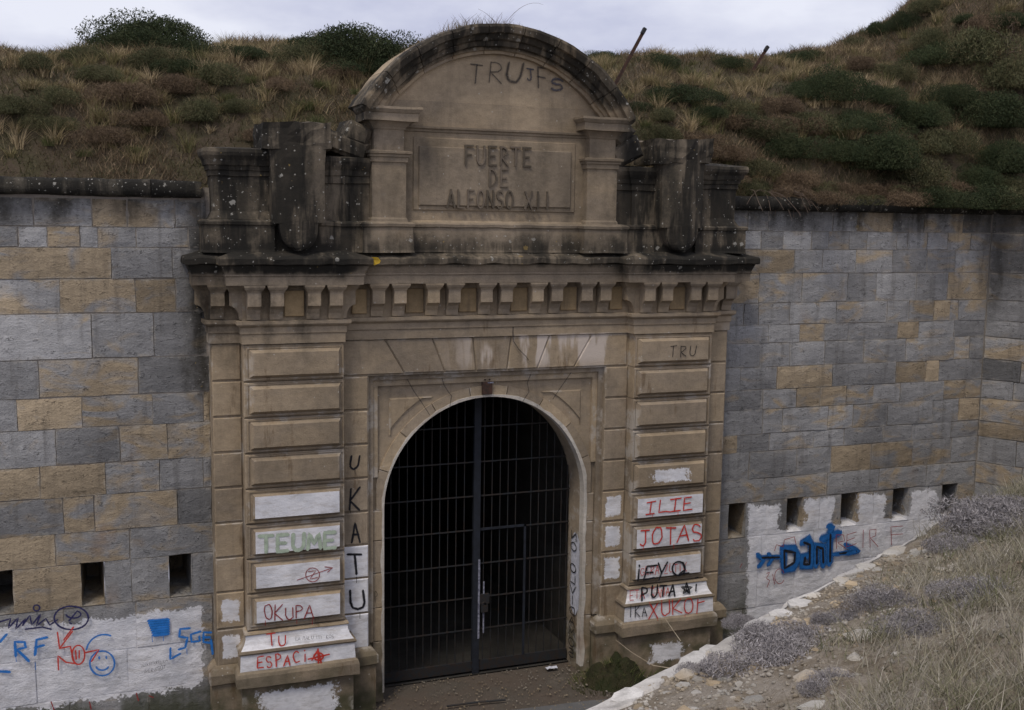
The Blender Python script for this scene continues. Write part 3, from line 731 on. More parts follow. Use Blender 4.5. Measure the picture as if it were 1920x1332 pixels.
# reveal
v, f = [], []; rp = [(1.5, -.05), (1.5, ZS*.5)]+archpts(R, 40)+[(-1.5, ZS*.5), (-1.5, -.05)]
for x, z in rp: v += [(x, -.005, z), (x, .52, z)]
mesh('reveal', v, [(2*i, 2*i+1, 2*i+3, 2*i+2) for i in range(len(rp)-1)], M_gate, GW, (.2, 1.1, 0))
# vaulted passage behind the gate
v, f = [], []; rp = [(1.7, -.05), (1.7, 2.0)]+archpts(1.7, 24)+[(-1.7, 2.0), (-1.7, -.05)]; rp = [(x, z+(.05 if z > 2.5 else 0)) for x, z in rp]
ds = [.52, 2.5, 5, 8, 12]
for d in ds:
    for x, z in rp: v.append((x, d, z))
q = len(rp)
for i in range(len(ds)-1):
    for j in range(q-1): f.append((i*q+j, i*q+j+1, (i+1)*q+j+1, (i+1)*q+j))
f.append(tuple((len(ds)-1)*q+j for j in range(q)))
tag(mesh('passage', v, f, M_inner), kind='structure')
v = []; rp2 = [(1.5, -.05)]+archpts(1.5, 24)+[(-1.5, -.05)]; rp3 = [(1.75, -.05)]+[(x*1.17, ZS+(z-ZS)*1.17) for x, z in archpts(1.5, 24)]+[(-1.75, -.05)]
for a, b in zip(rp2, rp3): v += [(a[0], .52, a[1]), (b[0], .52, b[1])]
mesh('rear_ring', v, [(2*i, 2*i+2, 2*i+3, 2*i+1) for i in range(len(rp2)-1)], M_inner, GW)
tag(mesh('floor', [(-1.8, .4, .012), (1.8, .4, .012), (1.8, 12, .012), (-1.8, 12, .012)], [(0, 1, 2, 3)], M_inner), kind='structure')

# entablature : swept mouldings that break forward over the pilasters
EP = [(-SX, .2), (-SX, YS), (-PX1, YS), (-PX1, YP-.01), (-PX0, YP-.01), (-PX0, YS), (PX0-.025, YS), (PX0-.025, YP-.01), (PX1-.02, YP-.01), (PX1-.02, YS), (SX-.01, YS), (SX-.01, .2)]
def ent(nm, prof, st=.2, am=.004, fr=4, col=None, path=EP, par=GW):
    v, f = sweep(path, prof, st); return mesh(nm, rough(v, fr, am), f, M_gate, par, col or gcol())
ent('architrave', [(-.1, 5.09), (.02, 5.092), (.02, 5.21), (.035, 5.225), (.035, 5.305), (.045, 5.31), (.075, 5.33), (.085, 5.345), (.085, 5.385), (.02, 5.39), (-.05, 5.392)])
ent('frieze', [(.005, 5.39), (.005, 5.84), (-.03, 5.845)])
ent('bed_moulding', [(-.05, 5.832), (.215, 5.838), (.22, 5.945), (.235, 5.955), (.235, 5.965), (.225, 5.975), (.24, 6.01), (.265, 6.07), (.27, 6.085), (-.05, 6.09)], am=.006)
ent('corona', [(.0, 6.082), (.30, 6.088), (.315, 6.10), (.315, 6.165), (.30, 6.185), (.12, 6.235), (-.02, 6.262), (-.4, 6.27)], .09, .022, 5, (.3, .85, 0))
# paired corbels and ochre panels in the frieze
def corbel(cx, yb, dirx=0):
    """bracket: side profile (depth,z), flared cap"""
    w = .082
    prof = [(0, 5.40), (.045, 5.40), (.055, 5.47), (.085, 5.53), (.13, 5.565), (.165, 5.575), (.165, 5.745), (0, 5.745)]
    m = len(prof); v, f = [], []
    for s_ in (-w, w):
        for d, z in prof: v.append((s_, -d, z))
    f.append(tuple(range(m-1, -1, -1))[::-1]); f.append(tuple(range(2*m-1, m-1, -1)))
    for j in range(m): f.append((j, m+j, m+(j+1) % m, (j+1) % m))
    k = len(v)
    for (hw, d, z) in ((w+.004, .168, 5.745), (w+.012, .178, 5.765), (w+.028, .195, 5.785), (w+.042, .208, 5.812), (w+.045, .21, 5.836)):
        v += [(-hw, -d, z), (hw, -d, z), (hw, 0, z), (-hw, 0, z)]
    for q in range(4):
        for j in range(4): f.append((k+4*q+j, k+4*q+(j+1) % 4, k+4*q+4+(j+1) % 4, k+4*q+4+j))
    f.append((k+3, k+2, k+1, k))
    ca, sa = math.cos(dirx), math.sin(dirx)
    v = [(cx+x*ca-y*sa, yb+x*sa+y*ca, z) for x, y, z in v]
    return mesh('corbel', v, f, M_gate, GW, gcol())
def metope(cx, yb, w=.125):
    block('frieze_panel', cx-w, cx+w, yb-.03, yb+.05, 5.435, 5.76, M_ochre, GW, .008, (rnd(0, 1), rnd(.85, 1.15), 0))
yb = YS-.006; yp = YP-.016
for i in range(-2, 3):
    c = .745*i; corbel(c-.145, yb); corbel(c+.145, yb)
for i in (-1.5, -.5, .5, 1.5): metope(.745*i, yb)
for sg in (-1, 1):
    metope(sg*1.86, yb, .10)
    for c in (2.37, 3.11): corbel(sg*c-.14, yp); corbel(sg*c+.14, yp)
    metope(sg*2.74, yp)
    corbel(sg*(PX1-.01), (YS+YP)/2-.02, sg*math.pi/2); corbel(sg*(PX0+.01), (YS+YP)/2-.02, -sg*math.pi/2)
    corbel(sg*(SX-.08), yb, 0); corbel(sg*(SX), -.02, sg*math.pi/2)

# attic : base, field, pilasters, tablet, string course, imposts, pediment
AY = -.22
AP = [(-3.80, .2), (-3.80, -.38), (-3.02, -.38), (-3.02, -.30), (-1.83, -.30), (-1.83, -.43), (-1.25, -.43), (-1.25, AY-.03), (1.25, AY-.03), (1.25, -.43), (1.83, -.43), (1.83, -.30), (3.02, -.30), (3.02, -.38), (3.78, -.38), (3.78, .2)]
def att(nm, prof, path=AP, **k): return ent(nm, prof, path=path, **k)
att('attic_base', [(.05, 6.24), (.04, 6.27), (.035, 6.56), (.055, 6.575), (.06, 6.61), (.03, 6.63), (-.03, 6.64), (-.3, 6.645)], am=.014, col=(.3, .9, 0))
v, f = boxm(-1.8, 1.8, AY, .3, 6.5, 8.2); mesh('attic_wall', v, f, M_gate, GW, (.6, .95, 0))
# wing walls
for sg in (-1, 1):
    x0, x1 = sorted((sg*1.74, sg*3.70)); v, f = boxm(x0, x1, -.22, .35, 6.5, 7.30); mesh('wing_wall', v, f, M_gate, GW, (.3, .85, 0))
    wp = [(sg*3.70, .2), (sg*3.70, -.32), (sg*3.02, -.32), (sg*3.02, -.2)] if sg < 0 else [(3.02, -.2), (3.02, -.32), (3.68, -.32), (3.68, .2)]
    att('wing_pilaster', [(.0, 6.62), (.05, 6.64), (.02, 6.70), (0, 6.74), (0, 7.16), (.02, 7.17), (.02, 7.23), (.04, 7.24), (.05, 7.29), (.07, 7.30), (.085, 7.36), (.12, 7.41), (.13, 7.45), (.12, 7.49), (-.2, 7.53)], path=wp, am=.018, st=.12, col=(.35, .95, 0))
    # small inner pilaster between console and attic pilaster
    wq = [(sg*2.42, -.15), (sg*2.42, -.27), (sg*2.02, -.27), (sg*2.02, -.24), (sg*1.74, -.24)]
    if sg > 0: wq = wq[::-1]
    att('wing_pilaster', [(0, 6.62), (0, 7.10), (.02, 7.115), (.02, 7.20), (.035, 7.21), (.045, 7.27), (.08, 7.33), (.10, 7.38), (.10, 7.43), (-.2, 7.47)], path=wq, am=.012, st=.1, col=(.3, .85, 0))
    # console: upright ridged block ending in a rounded shield
    cx, hw, yf = sg*2.70, .325, -.56
    def con(zs_, wfun, yfr, nm, col):
        v, f = [], []
        for z in zs_:
            w = wfun(z)
            v += [(cx-w, -.25, z), (cx-w, yfr+.05, z), (cx-w*.55, yfr, z), (cx+w*.12, yfr-.035, z), (cx+w*.55, yfr, z), (cx+w, yfr+.05, z), (cx+w, -.25, z)]
        for i in range(len(zs_)-1):
            for j in range(6): f.append((7*i+j, 7*i+j+1, 7*i+8+j, 7*i+7+j))
        f.append(tuple(range(6, -1, -1))); k = 7*(len(zs_)-1); f.append(tuple(range(k, k+7)))
        return mesh(nm, rough(v, 4, .018), f, M_gate, GW, col)
    con([6.60, 6.62, 6.8, 7.0, 7.2, 7.4, 7.55], lambda z: hw*(1 if z < 7.3 else 1+.25*(z-7.3)/.25*.3), yf, 'console', (.35, .8, 0))
    con([6.265+.36*(i/10)**1.0 for i in range(11)], lambda z: max(.02, .245*math.sqrt(max(0, 1-max(0, (6.62-z)/.36)**2.2))), yf-.02, 'console_shield', (.4, .9, 0))
    # worn capping block above the console
    v, f = [], []
    x0, x1 = sorted((sg*3.14, sg*2.30)); nx, ny, nz_ = 9, 5, 5
    for k in range(nz_):
        for j in range(ny):
            for i in range(nx):
                z = 7.50+.33*k/(nz_-1); y = -.56+.8*j/(ny-1); x = x0+(x1-x0)*i/(nx-1)
                v.append(wob(wob((x, y, z), 2.0, .05), 9, .03))
    idx = lambda i, j, k: (k*ny+j)*nx+i
    for k in range(nz_-1):
        for i in range(nx-1): f += [(idx(i, 0, k), idx(i+1, 0, k), idx(i+1, 0, k+1), idx(i, 0, k+1)), (idx(i+1, ny-1, k), idx(i, ny-1, k), idx(i, ny-1, k+1), idx(i+1, ny-1, k+1))]
        for j in range(ny-1): f += [(idx(0, j+1, k), idx(0, j, k), idx(0, j, k+1), idx(0, j+1, k+1)), (idx(nx-1, j, k), idx(nx-1, j+1, k), idx(nx-1, j+1, k+1), idx(nx-1, j, k+1))]
    for j in range(ny-1):
        for i in range(nx-1): f += [(idx(i, j, nz_-1), idx(i+1, j, nz_-1), idx(i+1, j+1, nz_-1), idx(i, j+1, nz_-1)), (idx(i, j+1, 0), idx(i+1, j+1, 0), idx(i+1, j, 0), idx(i, j, 0))]
    mesh('console_cap', v, f, M_gate, GW, (.3, .95, 0))
    # sloped masonry from the wing up to the pediment
    for (bx, bz, w, h, t) in ((2.10, 7.46, .30, .26, -.35), (1.94, 7.62, .17, .26, -.45)) if sg < 0 else ((2.0, 7.50, .24, .30, -.5), (1.94, 7.80, .16, .22, -.8)):
        v, f = bevbox(-w, w, -.30, .3, 0, h, .05); c_, s2 = math.cos(t*-sg), math.sin(t*-sg)
        v = [wob((sg*bx+x*c_-z*s2, y, bz+x*s2+z*c_), 3, .05) for x, y, z in v]; mesh('broken_stone', v, f, M_gate, GW, (.3, rnd(.8, 1.1), 0))
    # attic pilaster with capital, upper block, impost
    x0, x1 = sorted((sg*1.285, sg*1.735))
    pp = [(x0, .0), (x0, -.36), (x1, -.36), (x1, .0)]
    att('attic_pilaster', [(.02, 6.63), (.015, 6.67), (0, 6.69), (0, 7.39), (.02, 7.395), (.02, 7.455), (.04, 7.46), (.04, 7.49), (.065, 7.50), (.07, 7.53), (-.1, 7.56)], path=pp, col=(.45, .98, 0))
    pp = [(x0+.03, .0), (x0+.03, -.35), (x1-.03, -.35), (x1-.03, .0)]
    att('upper_block', [(0, 7.52), (0, 7.80), (.012, 7.81), (.02, 7.83), (.05, 7.87), (.08, 7.90), (.15, 7.905), (.155, 8.00), (.17, 8.01), (.20, 8.05), (.20, 8.08), (-.1, 8.10)], path=pp, am=.010, st=.12, col=(.4, .98, 0))
att('string_course', [(.0, 7.80), (.015, 7.81), (.02, 7.835), (.045, 7.85), (.05, 7.875), (-.02, 7.885)], path=[(-1.33, AY), (1.33, AY)], col=(.4, .85, 0))
att('field_moulding', [(-.02, 6.55), (.045, 6.56), (.045, 6.63), (.02, 6.65), (.0, 6.66)], path=[(-1.27, AY), (1.27, AY)], col=(.6, .95, 0))
TB = []
v, f = bevbox(-1.155, 1.155, AY-.018, AY+.05, 6.79, 7.735, .01); tab = mesh('tablet', v, f, M_gate, GW, (.55, .92, 0))
v, f = bevbox(-1.085, 1.085, AY-.045, AY+.02, 6.85, 7.62, .014); mesh('tablet_field', v, f, M_gate, tab, (.2, .88, 0))
# tympanum and pediment ring
PC, PR0, PR1 = 7.01, 1.84, 2.19
a0 = math.asin((8.06-PC)/PR0); pts = [(PR0*1.02*math.cos(a0+(math.pi-2*a0)*i/24), PC+PR0*1.02*math.sin(a0+(math.pi-2*a0)*i/24)) for i in range(25)]
pts = [(pts[-1][0], 7.9), (pts[0][0], 7.9)]+pts
polyblock('tympanum', pts, AY+.004, .2, M_gate, GW, .002, (.85, 1.05, 0))
prof = [(1.835, -.15), (1.84, -.285), (1.875, -.295), (1.885, -.33), (1.92, -.345), (1.93, -.41), (1.985, -.43), (2.0, -.47), (2.06, -.505), (2.075, -.56), (2.15, -.585), (2.185, -.575), (2.20, -.50), (2.21, .15), (1.9, .15)]
ang0 = math.asin((8.08-PC)/2.19); tot = math.pi-2*ang0; ns = 9
for i in range(ns):
    b0 = ang0+tot*i/ns+.0025; b1 = ang0+tot*(i+1)/ns-.0025; m = len(prof); k = 5; v, f = [], []
    for q in range(k+1):
        a = b0+(b1-b0)*q/k
        for r_, y in prof: v.append(wob((r_*math.cos(a), y, PC+r_*math.sin(a)), 5, .014))
    for q in range(k):
        for j in range(m): f.append((q*m+j, q*m+(j+1) % m, (q+1)*m+(j+1) % m, (q+1)*m+j))
    f += [tuple(range(m-1, -1, -1)), tuple(range(k*m, (k+1)*m))]
    mesh('pediment_stone', v, f, M_gate, GW, (rnd(.3, .8), rnd(.9, 1.08), 0))
# lichen patch on the cornice
P0 = aty(703, 489, -.62)
v = [P0]+[P0+Vector((.07*math.cos(a)*(1+.35*mnoise.noise(Vector((a*3, 0, 0)))), -.012, .05*math.sin(a)*(1+.4*mnoise.noise(Vector((a*2, 5, 0)))))) for a in np.linspace(0, 6.0, 14)]
mesh('lichen_patch', v, [(0, i, i+1) for i in range(1, 14)]+[(0, 14, 1)], M_lich, GW)

# ------------------------------------------------------------------ stroke lettering
def arc(cx, cy, rx, ry, a0, a1, n=10): return [(cx+rx*math.cos(math.radians(a0+(a1-a0)*i/n)), cy+ry*math.sin(math.radians(a0+(a1-a0)*i/n))) for i in range(n+1)]
GL = {
 'A': [[(0, 0), (.5, 1), (1, 0)], [(.2, .38), (.8, .38)]], 'C': [arc(.55, .5, .5, .5, 50, 310)], 'D': [[(.1, 0), (.1, 1)]+arc(.1, .5, .85, .5, 90, -90)],
 'E': [[(.95, 1), (.1, 1), (.1, 0), (.95, 0)], [(.1, .5), (.75, .5)]], 'F': [[(.95, 1), (.1, 1), (.1, 0)], [(.1, .52), (.75, .52)]], 'G': [arc(.55, .5, .5, .5, 50, 350)+[(.6, .42)]],
 'I': [[(.5, 0), (.5, 1)]], 'H': [[(.1, 0), (.1, 1)], [(.9, 0), (.9, 1)], [(.1, .5), (.9, .5)]], 'J': [[(.15, 1), (.95, 1)], [(.6, 1), (.6, .25)]+arc(.35, .25, .25, .25, 0, -150, 6)], 'K': [[(.1, 0), (.1, 1)], [(.95, 1), (.1, .45), (1, 0)]],
 'L': [[(.1, 1), (.1, 0), (.9, 0)]], 'M': [[(0, 0), (.12, 1), (.5, .35), (.88, 1), (1, 0)]], 'N': [[(.08, 0), (.08, 1), (.92, 0), (.92, 1)]], 'O': [arc(.5, .5, .48, .5, 90, 450, 18)],
 'P': [[(.12, 0), (.12, 1)]+arc(.12, .75, .78, .25, 90, -90, 8)], 'R': [[(.12, 0), (.12, 1)]+arc(.12, .75, .75, .25, 90, -90, 8)+[(.95, 0)]], 'S': [arc(.5, .75, .42, .25, 30, 270, 8)+arc(.5, .25, .42, .25, 90, -150, 8)],
 'T': [[(0, 1), (1, 1)], [(.5, 1), (.5, 0)]], 'U': [[(.08, 1), (.08, .35)]+arc(.5, .35, .42, .35, 180, 360, 8)+[(.92, 1)]], 'V': [[(0, 1), (.5, 0), (1, 1)]], 'X': [[(0, 1), (1, 0)], [(0, 0), (1, 1)]],
 'Y': [[(0, 1), (.5, .5), (1, 1)], [(.5, .5), (.5, 0)]], 'Z': [[(.05, 1), (.95, 1), (.05, 0), (.95, 0)]], ' ': [], '5': [[(.9, 1), (.15, 1), (.12, .58)]+arc(.45, .32, .45, .32, 110, -130, 8)],
 'i': [[(.5, 0), (.5, .62)], [(.5, .85), (.5, .92)]], 'Q': [arc(.5, .5, .48, .5, 90, 450, 18), [(.55, .2), (1, -.05)]],
}
LAY = [0]
def ribbon(lines, w, mat, par, nrm, name='graffiti', jit=.0):
    """flat painted strokes on a wall; lines = lists of 3-D points, w = stroke width in m"""
    LAY[0] += 1; off = Vector(nrm)*(.0003*LAY[0]); nv = Vector(nrm)
    v, f, uv = [], [], []
    li = 0
    for L in lines:
        if len(L) < 2: continue
        P = [Vector(p) for p in L]; P2 = []
        for i in range(len(P)-1):
            k = max(1, int((P[i+1]-P[i]).length/max(.03, w*.6)))
            for j in range(k): P2.append(P[i].lerp(P[i+1], j/k))
        P2.append(P[-1]); P = P2; li += 1
        t0 = (P[0]-P[1]).normalized(); t1 = (P[-1]-P[-2]).normalized()
        P = [P[0]+t0*w*.35]+P+[P[-1]+t1*w*.35]
        b = len(v); m = len(P)
        for i, p in enumerate(P):
            t = (P[min(i+1, m-1)]-P[max(i-1, 0)]).normalized(); sd_ = nv.cross(t).normalized()
            ww = w*.5*(1+.22*mnoise.noise(Vector((p.x*9+LAY[0], p.z*9, 0))))
            if i in (0, m-1): ww *= .35
            o2 = off+nv*(.0003*li+.00005*i)
            v += [p-sd_*ww+o2, p+o2, p+sd_*ww+o2]; uv += [(i, 0.0), (i, .5), (i, 1.0)]
        for i in range(m-1):
            for j in range(2): f.append((b+3*i+j, b+3*i+j+1, b+3*i+4+j, b+3*i+3+j))
    if not v: return None
    o = mesh(name, v, f, mat, par); me = o.data; ul = me.uv_layers.new(name='UVMap')
    for lp in me.loops: ul.data[lp.index].uv = uv[lp.vertex_index]
    return o
def drips(pts, Y, mat, par):
    for px, py, l in pts:
        A = aty(px, py, Y); ribbon([[A, A-Vector((0, 0, l*.6)), A-Vector((rnd(-.004, .004), 0, l))]], .011, mat, par, (0, -1, 0), 'paint_drip')
def glyphs(text, fill=.78, jt=1.0):
    out = []; n = len(text)
    for i, ch in enumerate(text):
        dx, dy, sc, sl, sw = jt*rnd(-.05, .05), jt*rnd(-.09, .09), rnd(1-.14*jt, 1+.12*jt), jt*rnd(-.14, .16), rnd(1-.15*jt, 1+.12*jt)
        for L in GL.get(ch, []):
            q = []
            for x, y in L:
                xx = .5+(x-.5)*sw+(y-.5)*sl+jt*rnd(-.035, .035); q.append(((i+(1-fill)/2+fill*xx+dx)/n, y*sc+dy+jt*rnd(-.04, .04)))
            out.append(q)
    return out
def word(text, p0, p1, h, w, mat, par, Y, fill=.78, name='graffiti', jt=1.0):
    """word on the plane y=Y: baseline from survey pixel p0 to p1, cap height h"""
    A, B = aty(*p0, Y), aty(*p1, Y); T = aty(p0[0], p0[1]-h, Y); hh = T.z-A.z
    B.z = A.z+(B.z-A.z)
    L = [[A.lerp(B, x)+Vector((0, 0, y*hh)) for x, y in q] for q in glyphs(text, fill, jt)]
    return ribbon(L, w, mat, par, (0, -1, 0), name)
def scrawl(polys, w, mat, par, Y, sx=1, ox=0, oy=0, name='graffiti'):
    return ribbon([[aty(ox+x/sx, oy+y/sx, Y) for x, y in q] for q in polys], w, mat, par, (0, -1, 0), name)

YG = -.4075                     # face of the raised panels
zz = 2.7075
# left inner strip
for ch, (x0, x1, yb_, yt, w) in zip('UKATU', ((655, 675.5, 879, 851, .035), (654, 676, 954.5, 914, .035), (659, 675.5, 1015.4, 978.5, .036), (653, 680, 1080, 1043, .042), (655, 683, 1146.6, 1108, .045))):
    word(ch, (x0, yb_), (x1, yb_-1.5), yb_-yt, w, S_blk, GW, YS-.004, 1.0)
word('AP', (693, 1132), (709, 1130), 19, .015, S_fblk, GW, -.04, .8)
word('TEUME', (484, 1037), (633, 1026), 30, .058, S_grn, GW, YG, .80, jt=.3)
scrawl([arc(586, 1078, 13, 13, 0, 360, 20), [(557, 1088), (623, 1065)], [(609, 1063), (624, 1064.6), (614, 1073)], [(578, 1072), (592, 1070), (581, 1086), (595, 1083)]], .014, S_dred, GW, YG)
word('OKUPA', (493, 1164), (590, 1159), 25, .020, S_dred, GW, YG, .82)
yb1 = -.335-.09
word('TU', (498, 1212), (541, 1208), 21, .024, S_red, GW, yb1, .8)
for tx, xa, xb in (('LA', 554, 563), ('MALU', 567, 588), ('III', 592, 604), ('KOS', 611, 626)): word(tx, (xa, 1201-(xa-554)*.07), (xb, 1201-(xb-554)*.07), 6.5, .008, S_pen, GW, yb1, .8)
yb2 = -.335-.122
word('ESPACi', (479, 1253), (580, 1241), 21, .024, S_red, GW, yb2, .72)
scrawl([[(585, 1238), (596, 1218), (602, 1243)], [(578, 1236), (617, 1227)], [(596, 1217), (597, 1243)], arc(597, 1231, 9, 7, 0, 360, 14)], .03, S_red, GW, yb2)
# right pilaster
word('TRU', (1253, 671), (1307, 664), 21, .014, S_blk, GW, YG, .75)
scrawl([[(1211, 965), (1226, 963)], [(1213, 943), (1229, 940)], [(1221, 941), (1218, 964), (1211, 965)], [(1238, 938), (1235, 961), (1248, 959), (1256, 960), (1275, 957)], [(1257, 937), (1277, 934)], [(1267, 935), (1264, 959)], [(1296, 932), (1283, 934), (1281, 957), (1297, 955)], [(1282, 945), (1294, 943)]], .027, S_red, GW, YG)
word('JOTAS', (1195, 1026), (1316, 1014), 29, .030, S_red, GW, YG, .84)
word('GERA', (1199, 1079), (1236, 1075), 15, .012, S_red, GW, YG, .8); word('ZUTIK', (1244, 1075), (1288, 1070), 15, .012, S_red, GW, YG, .8)
scrawl([[(1198, 1068), (1196, 1089)], [(1198, 1060), (1199, 1062)], [(1232, 1060), (1213, 1062), (1210, 1074), (1224, 1073)], [(1210, 1076), (1206, 1088), (1226, 1083)], [(1234, 1056), (1240, 1074)], [(1251, 1054), (1240, 1074), (1235, 1087)],
        arc(1272, 1066, 12, 13, 60, 420, 18), [(1280, 1055), (1284, 1068), (1272, 1077), (1291, 1074)]], .036, S_blk, GW, YG)
word('ETA KANA', (1179, 1125), (1256, 1116), 17, .016, S_red, GW, -.335-.085, .8)
word('PUTA', (1200, 1124), (1268, 1116), 22, .040, S_blk, GW, -.335-.088, .76)
st_ = [(1287+11*math.sin(2*math.pi*k*2/5), 1104-11*math.cos(2*math.pi*k*2/5)) for k in range(6)]
scrawl([st_, [(1287, 1100), (1287, 1108)], [(1305, 1096), (1304, 1108)], [(1303, 1084), (1308, 1083)]], .036, S_blk, GW, -.335-.088)
word('IKA', (1176, 1158), (1213, 1154), 20, .018, S_blk, GW, -.335-.12, .85)
word('XUKO', (1213, 1159), (1301, 1149), 31, .026, S_red, GW, -.335-.12, .86)
scrawl([[(1306, 1151), (1308, 1124)], [(1307, 1131), (1320, 1127)]], .026, S_red, GW, -.335-.12)
# faded letters on the tympanum
for ch, x0, x1, y0, y1, m_, w in (('T', 880, 904, 153, 121, S_fblk, .035), ('R', 916, 940, 154, 117, S_fblk, .03), ('U', 946, 981, 150, 113, S_fblk, .06), ('J', 986, 1000, 150, 128, S_pen, .03), ('F', 1007, 1024, 164, 130, S_fblk, .04), ('S', 1032, 1055, 167, 146, S_pen, .045)):
    word(ch, (x0, y0), (x1, y0+2), y0-y1, w, m_, GW, AY-.004, 1.0)
# words on the right-hand reveal, letter under letter
zt = 2.08
ribbon([[Vector((1.497, .2, .95)), Vector((1.497, .21, 1.95))]], .36, S_w, GW, (-1, 0, 0), 'paint_patch')
for ch in 'NO OLVIDAMOS':
    if ch != ' ':
        L = [[Vector((1.488, .16+.20*x, zt-.125+.125*y)) for x, y in q] for q in GL[ch]]
        ribbon(L, .026, S_blk, GW, (-1, 0, 0))
    zt -= .165
# cracks in the lintel and arch stones
for poly, Y in (([(963, 600), (961, 622), (962, 640), (972, 655), (985, 668), (990, 675)], YS-.012), ([(1010, 690), (995, 700), (988, 718), (991, 735), (978, 755)], -.05), ([(826, 703), (832, 722), (840, 735), (846, 742), (843, 762)], -.05), ([(757, 700), (775, 733), (787, 750), (805, 778)], -.05), ([(1076, 690), (1050, 727), (1036, 748)], -.05)):
    ribbon([[aty(x, y, Y) for x, y in poly]], .022 if Y > -.1 else .026, S_fblk, GW, (0, -1, 0), 'crack')
# left wall graffiti
Z2 = 2.5047; YW = .088
def LW(polys, w, mat): return scrawl(polys, w, mat, WL, YW, Z2, 0, 800)
LW([arc(335, 897, 80, 55, 0, 360, 28), arc(345, 880, 35, 18, 170, -60, 8)+[(325, 910)], [(328, 920), (334, 924)]], .030, S_navy)
LW([[(0, 915), (50, 900), (40, 945), (85, 895), (75, 950), (120, 900), (105, 935), (140, 885), (150, 930), (190, 880), (170, 935), (215, 900), (235, 930), (270, 905)], [(120, 950), (200, 940), (240, 950)], arc(172, 850, 15, 14, 0, 360, 12)], .028, S_navy)
LW([[(75, 1075), (70, 1010), (115, 1010), (122, 1035), (80, 1045), (135, 1098)], [(165, 1070), (172, 1000), (220, 988)], [(168, 1035), (205, 1025)], [(0, 1010), (30, 975)], [(0, 1148), (45, 1150)]], .05, S_blu)
LW([[(275, 1140), (272, 1075), (310, 1105), (345, 1110)], [(270, 965), (280, 1040), (310, 1000), (340, 960)], [(345, 940), (300, 1000)], [(280, 1040), (330, 1030), (350, 1110)], arc(368, 1070, 30, 45, 0, 360, 18), [(355, 1050), (358, 1090)], [(372, 1050), (372, 1085)], [(400, 1060), (465, 1045), (430, 1100)]], .026, S_red)
LW([arc(490, 1060, 85, 85, 190, 290, 12), arc(480, 1110, 58, 58, 0, 360, 24), arc(480, 1120, 30, 22, 20, 160, 8), [(465, 1080), (467, 1088)], [(498, 1078), (500, 1086)]], .032, S_blu)
LW([[(700+q*4, 912+q*11), (788, 905+q*11)] for q in range(7)], .07, S_blu)
LW([[(890, 945), (845, 950), (842, 985), (880, 990), (870, 1035), (840, 1045)], [(940, 960), (895, 975), (900, 1010), (938, 1005), (935, 985)], [(990, 965), (955, 965), (955, 1010), (995, 1015)], [(955, 988), (985, 988)], [(800, 1040), (800, 1090), (845, 1065)], [(990, 1000), (998, 1065)]], .045, S_blu)
LW([[(640, 1250), (650, 1285)], [(700, 1262), (720, 1270)], [(240, 1290), (255, 1330)], [(420, 1290), (428, 1325)]], .02, S_dred)
word('AUXINARELLA', (265, 1251), (314, 1240), 6, .006, S_pen, WL, YW, .8); word('ACRASUT', (270, 1262), (312, 1252), 6, .006, S_pen, WL, YW, .8)
# right wall graffiti
def RWG(polys, w, mat): return scrawl(polys, w, mat, WR, YW, zz, 1340, 840)
for w, m_ in ((.20, S_mblu), (.13, S_mblu)):
    RWG([[(345, 515), (350, 620), (395, 610), (425, 560), (400, 505), (345, 508)], [(445, 480), (470, 455), (490, 500), (485, 600), (440, 600), (440, 550), (485, 545)], [(512, 590), (510, 490), (545, 500), (548, 590)], [(580, 580), (580, 490), (585, 420)], [(545, 460), (625, 430)], [(580, 400), (590, 400)]], w, m_)
    RWG([[(225, 555), (330, 552)], [(215, 542), (245, 570), (222, 600)], [(270, 540), (290, 560), (270, 590)], [(600, 540), (725, 522)], [(660, 490), (728, 522), (672, 535)]], w*.6, m_)
RWG([[(350, 525), (352, 610), (400, 580), (405, 530), (350, 520)], [(450, 480), (480, 490), (478, 590), (450, 590), (455, 555)], [(515, 585), (515, 500), (545, 510), (548, 580)], [(582, 575), (584, 440)]], .055, S_blk)
RWG([[(238, 556), (325, 554)], [(610, 538), (715, 524)]], .045, S_blk)
RWG([[(300, 520), (310, 490), (345, 500), (350, 465), (400, 450), (410, 490)], [(615, 510), (612, 440), (650, 440), (655, 470), (620, 480), (660, 508)], [(665, 500), (668, 438)], [(668, 470), (705, 455)], [(668, 440), (715, 425)], [(668, 500), (715, 485)], [(748, 505), (750, 415)],
     [(785, 500), (782, 415), (815, 412), (812, 445), (785, 455), (825, 500)], [(893, 490), (890, 400), (950, 395)], [(890, 440), (950, 435)], [(290, 640), (300, 690)], arc(325, 650, 25, 38, 30, 330, 14), [(260, 635), (275, 630), (258, 660), (275, 672), (262, 705)], [(125, 605), (135, 585)]], .016, S_dred)

drips(((497, 1163, .07), (556, 1162, .05), (585, 1160, .08)), YG, S_dred, GW); drips(((1222, 963, .05), (1270, 958, .06), (1205, 1024, .05), (1262, 1020, .07)), YG, S_red, GW); drips(((1232, 1158, .06), (1283, 1150, .08)), -.46, S_red, GW)
drips(((665, 880, .06), (656, 954, .05), (668, 1081, .08), (674, 1147, .09)), YS-.012, S_blk, GW); drips(((30, 1228, .08), (66, 1240, .1), (285, 1190, .09), (306, 1192, .06), (350, 1215, .08)), YW-.01, S_blu, WL)
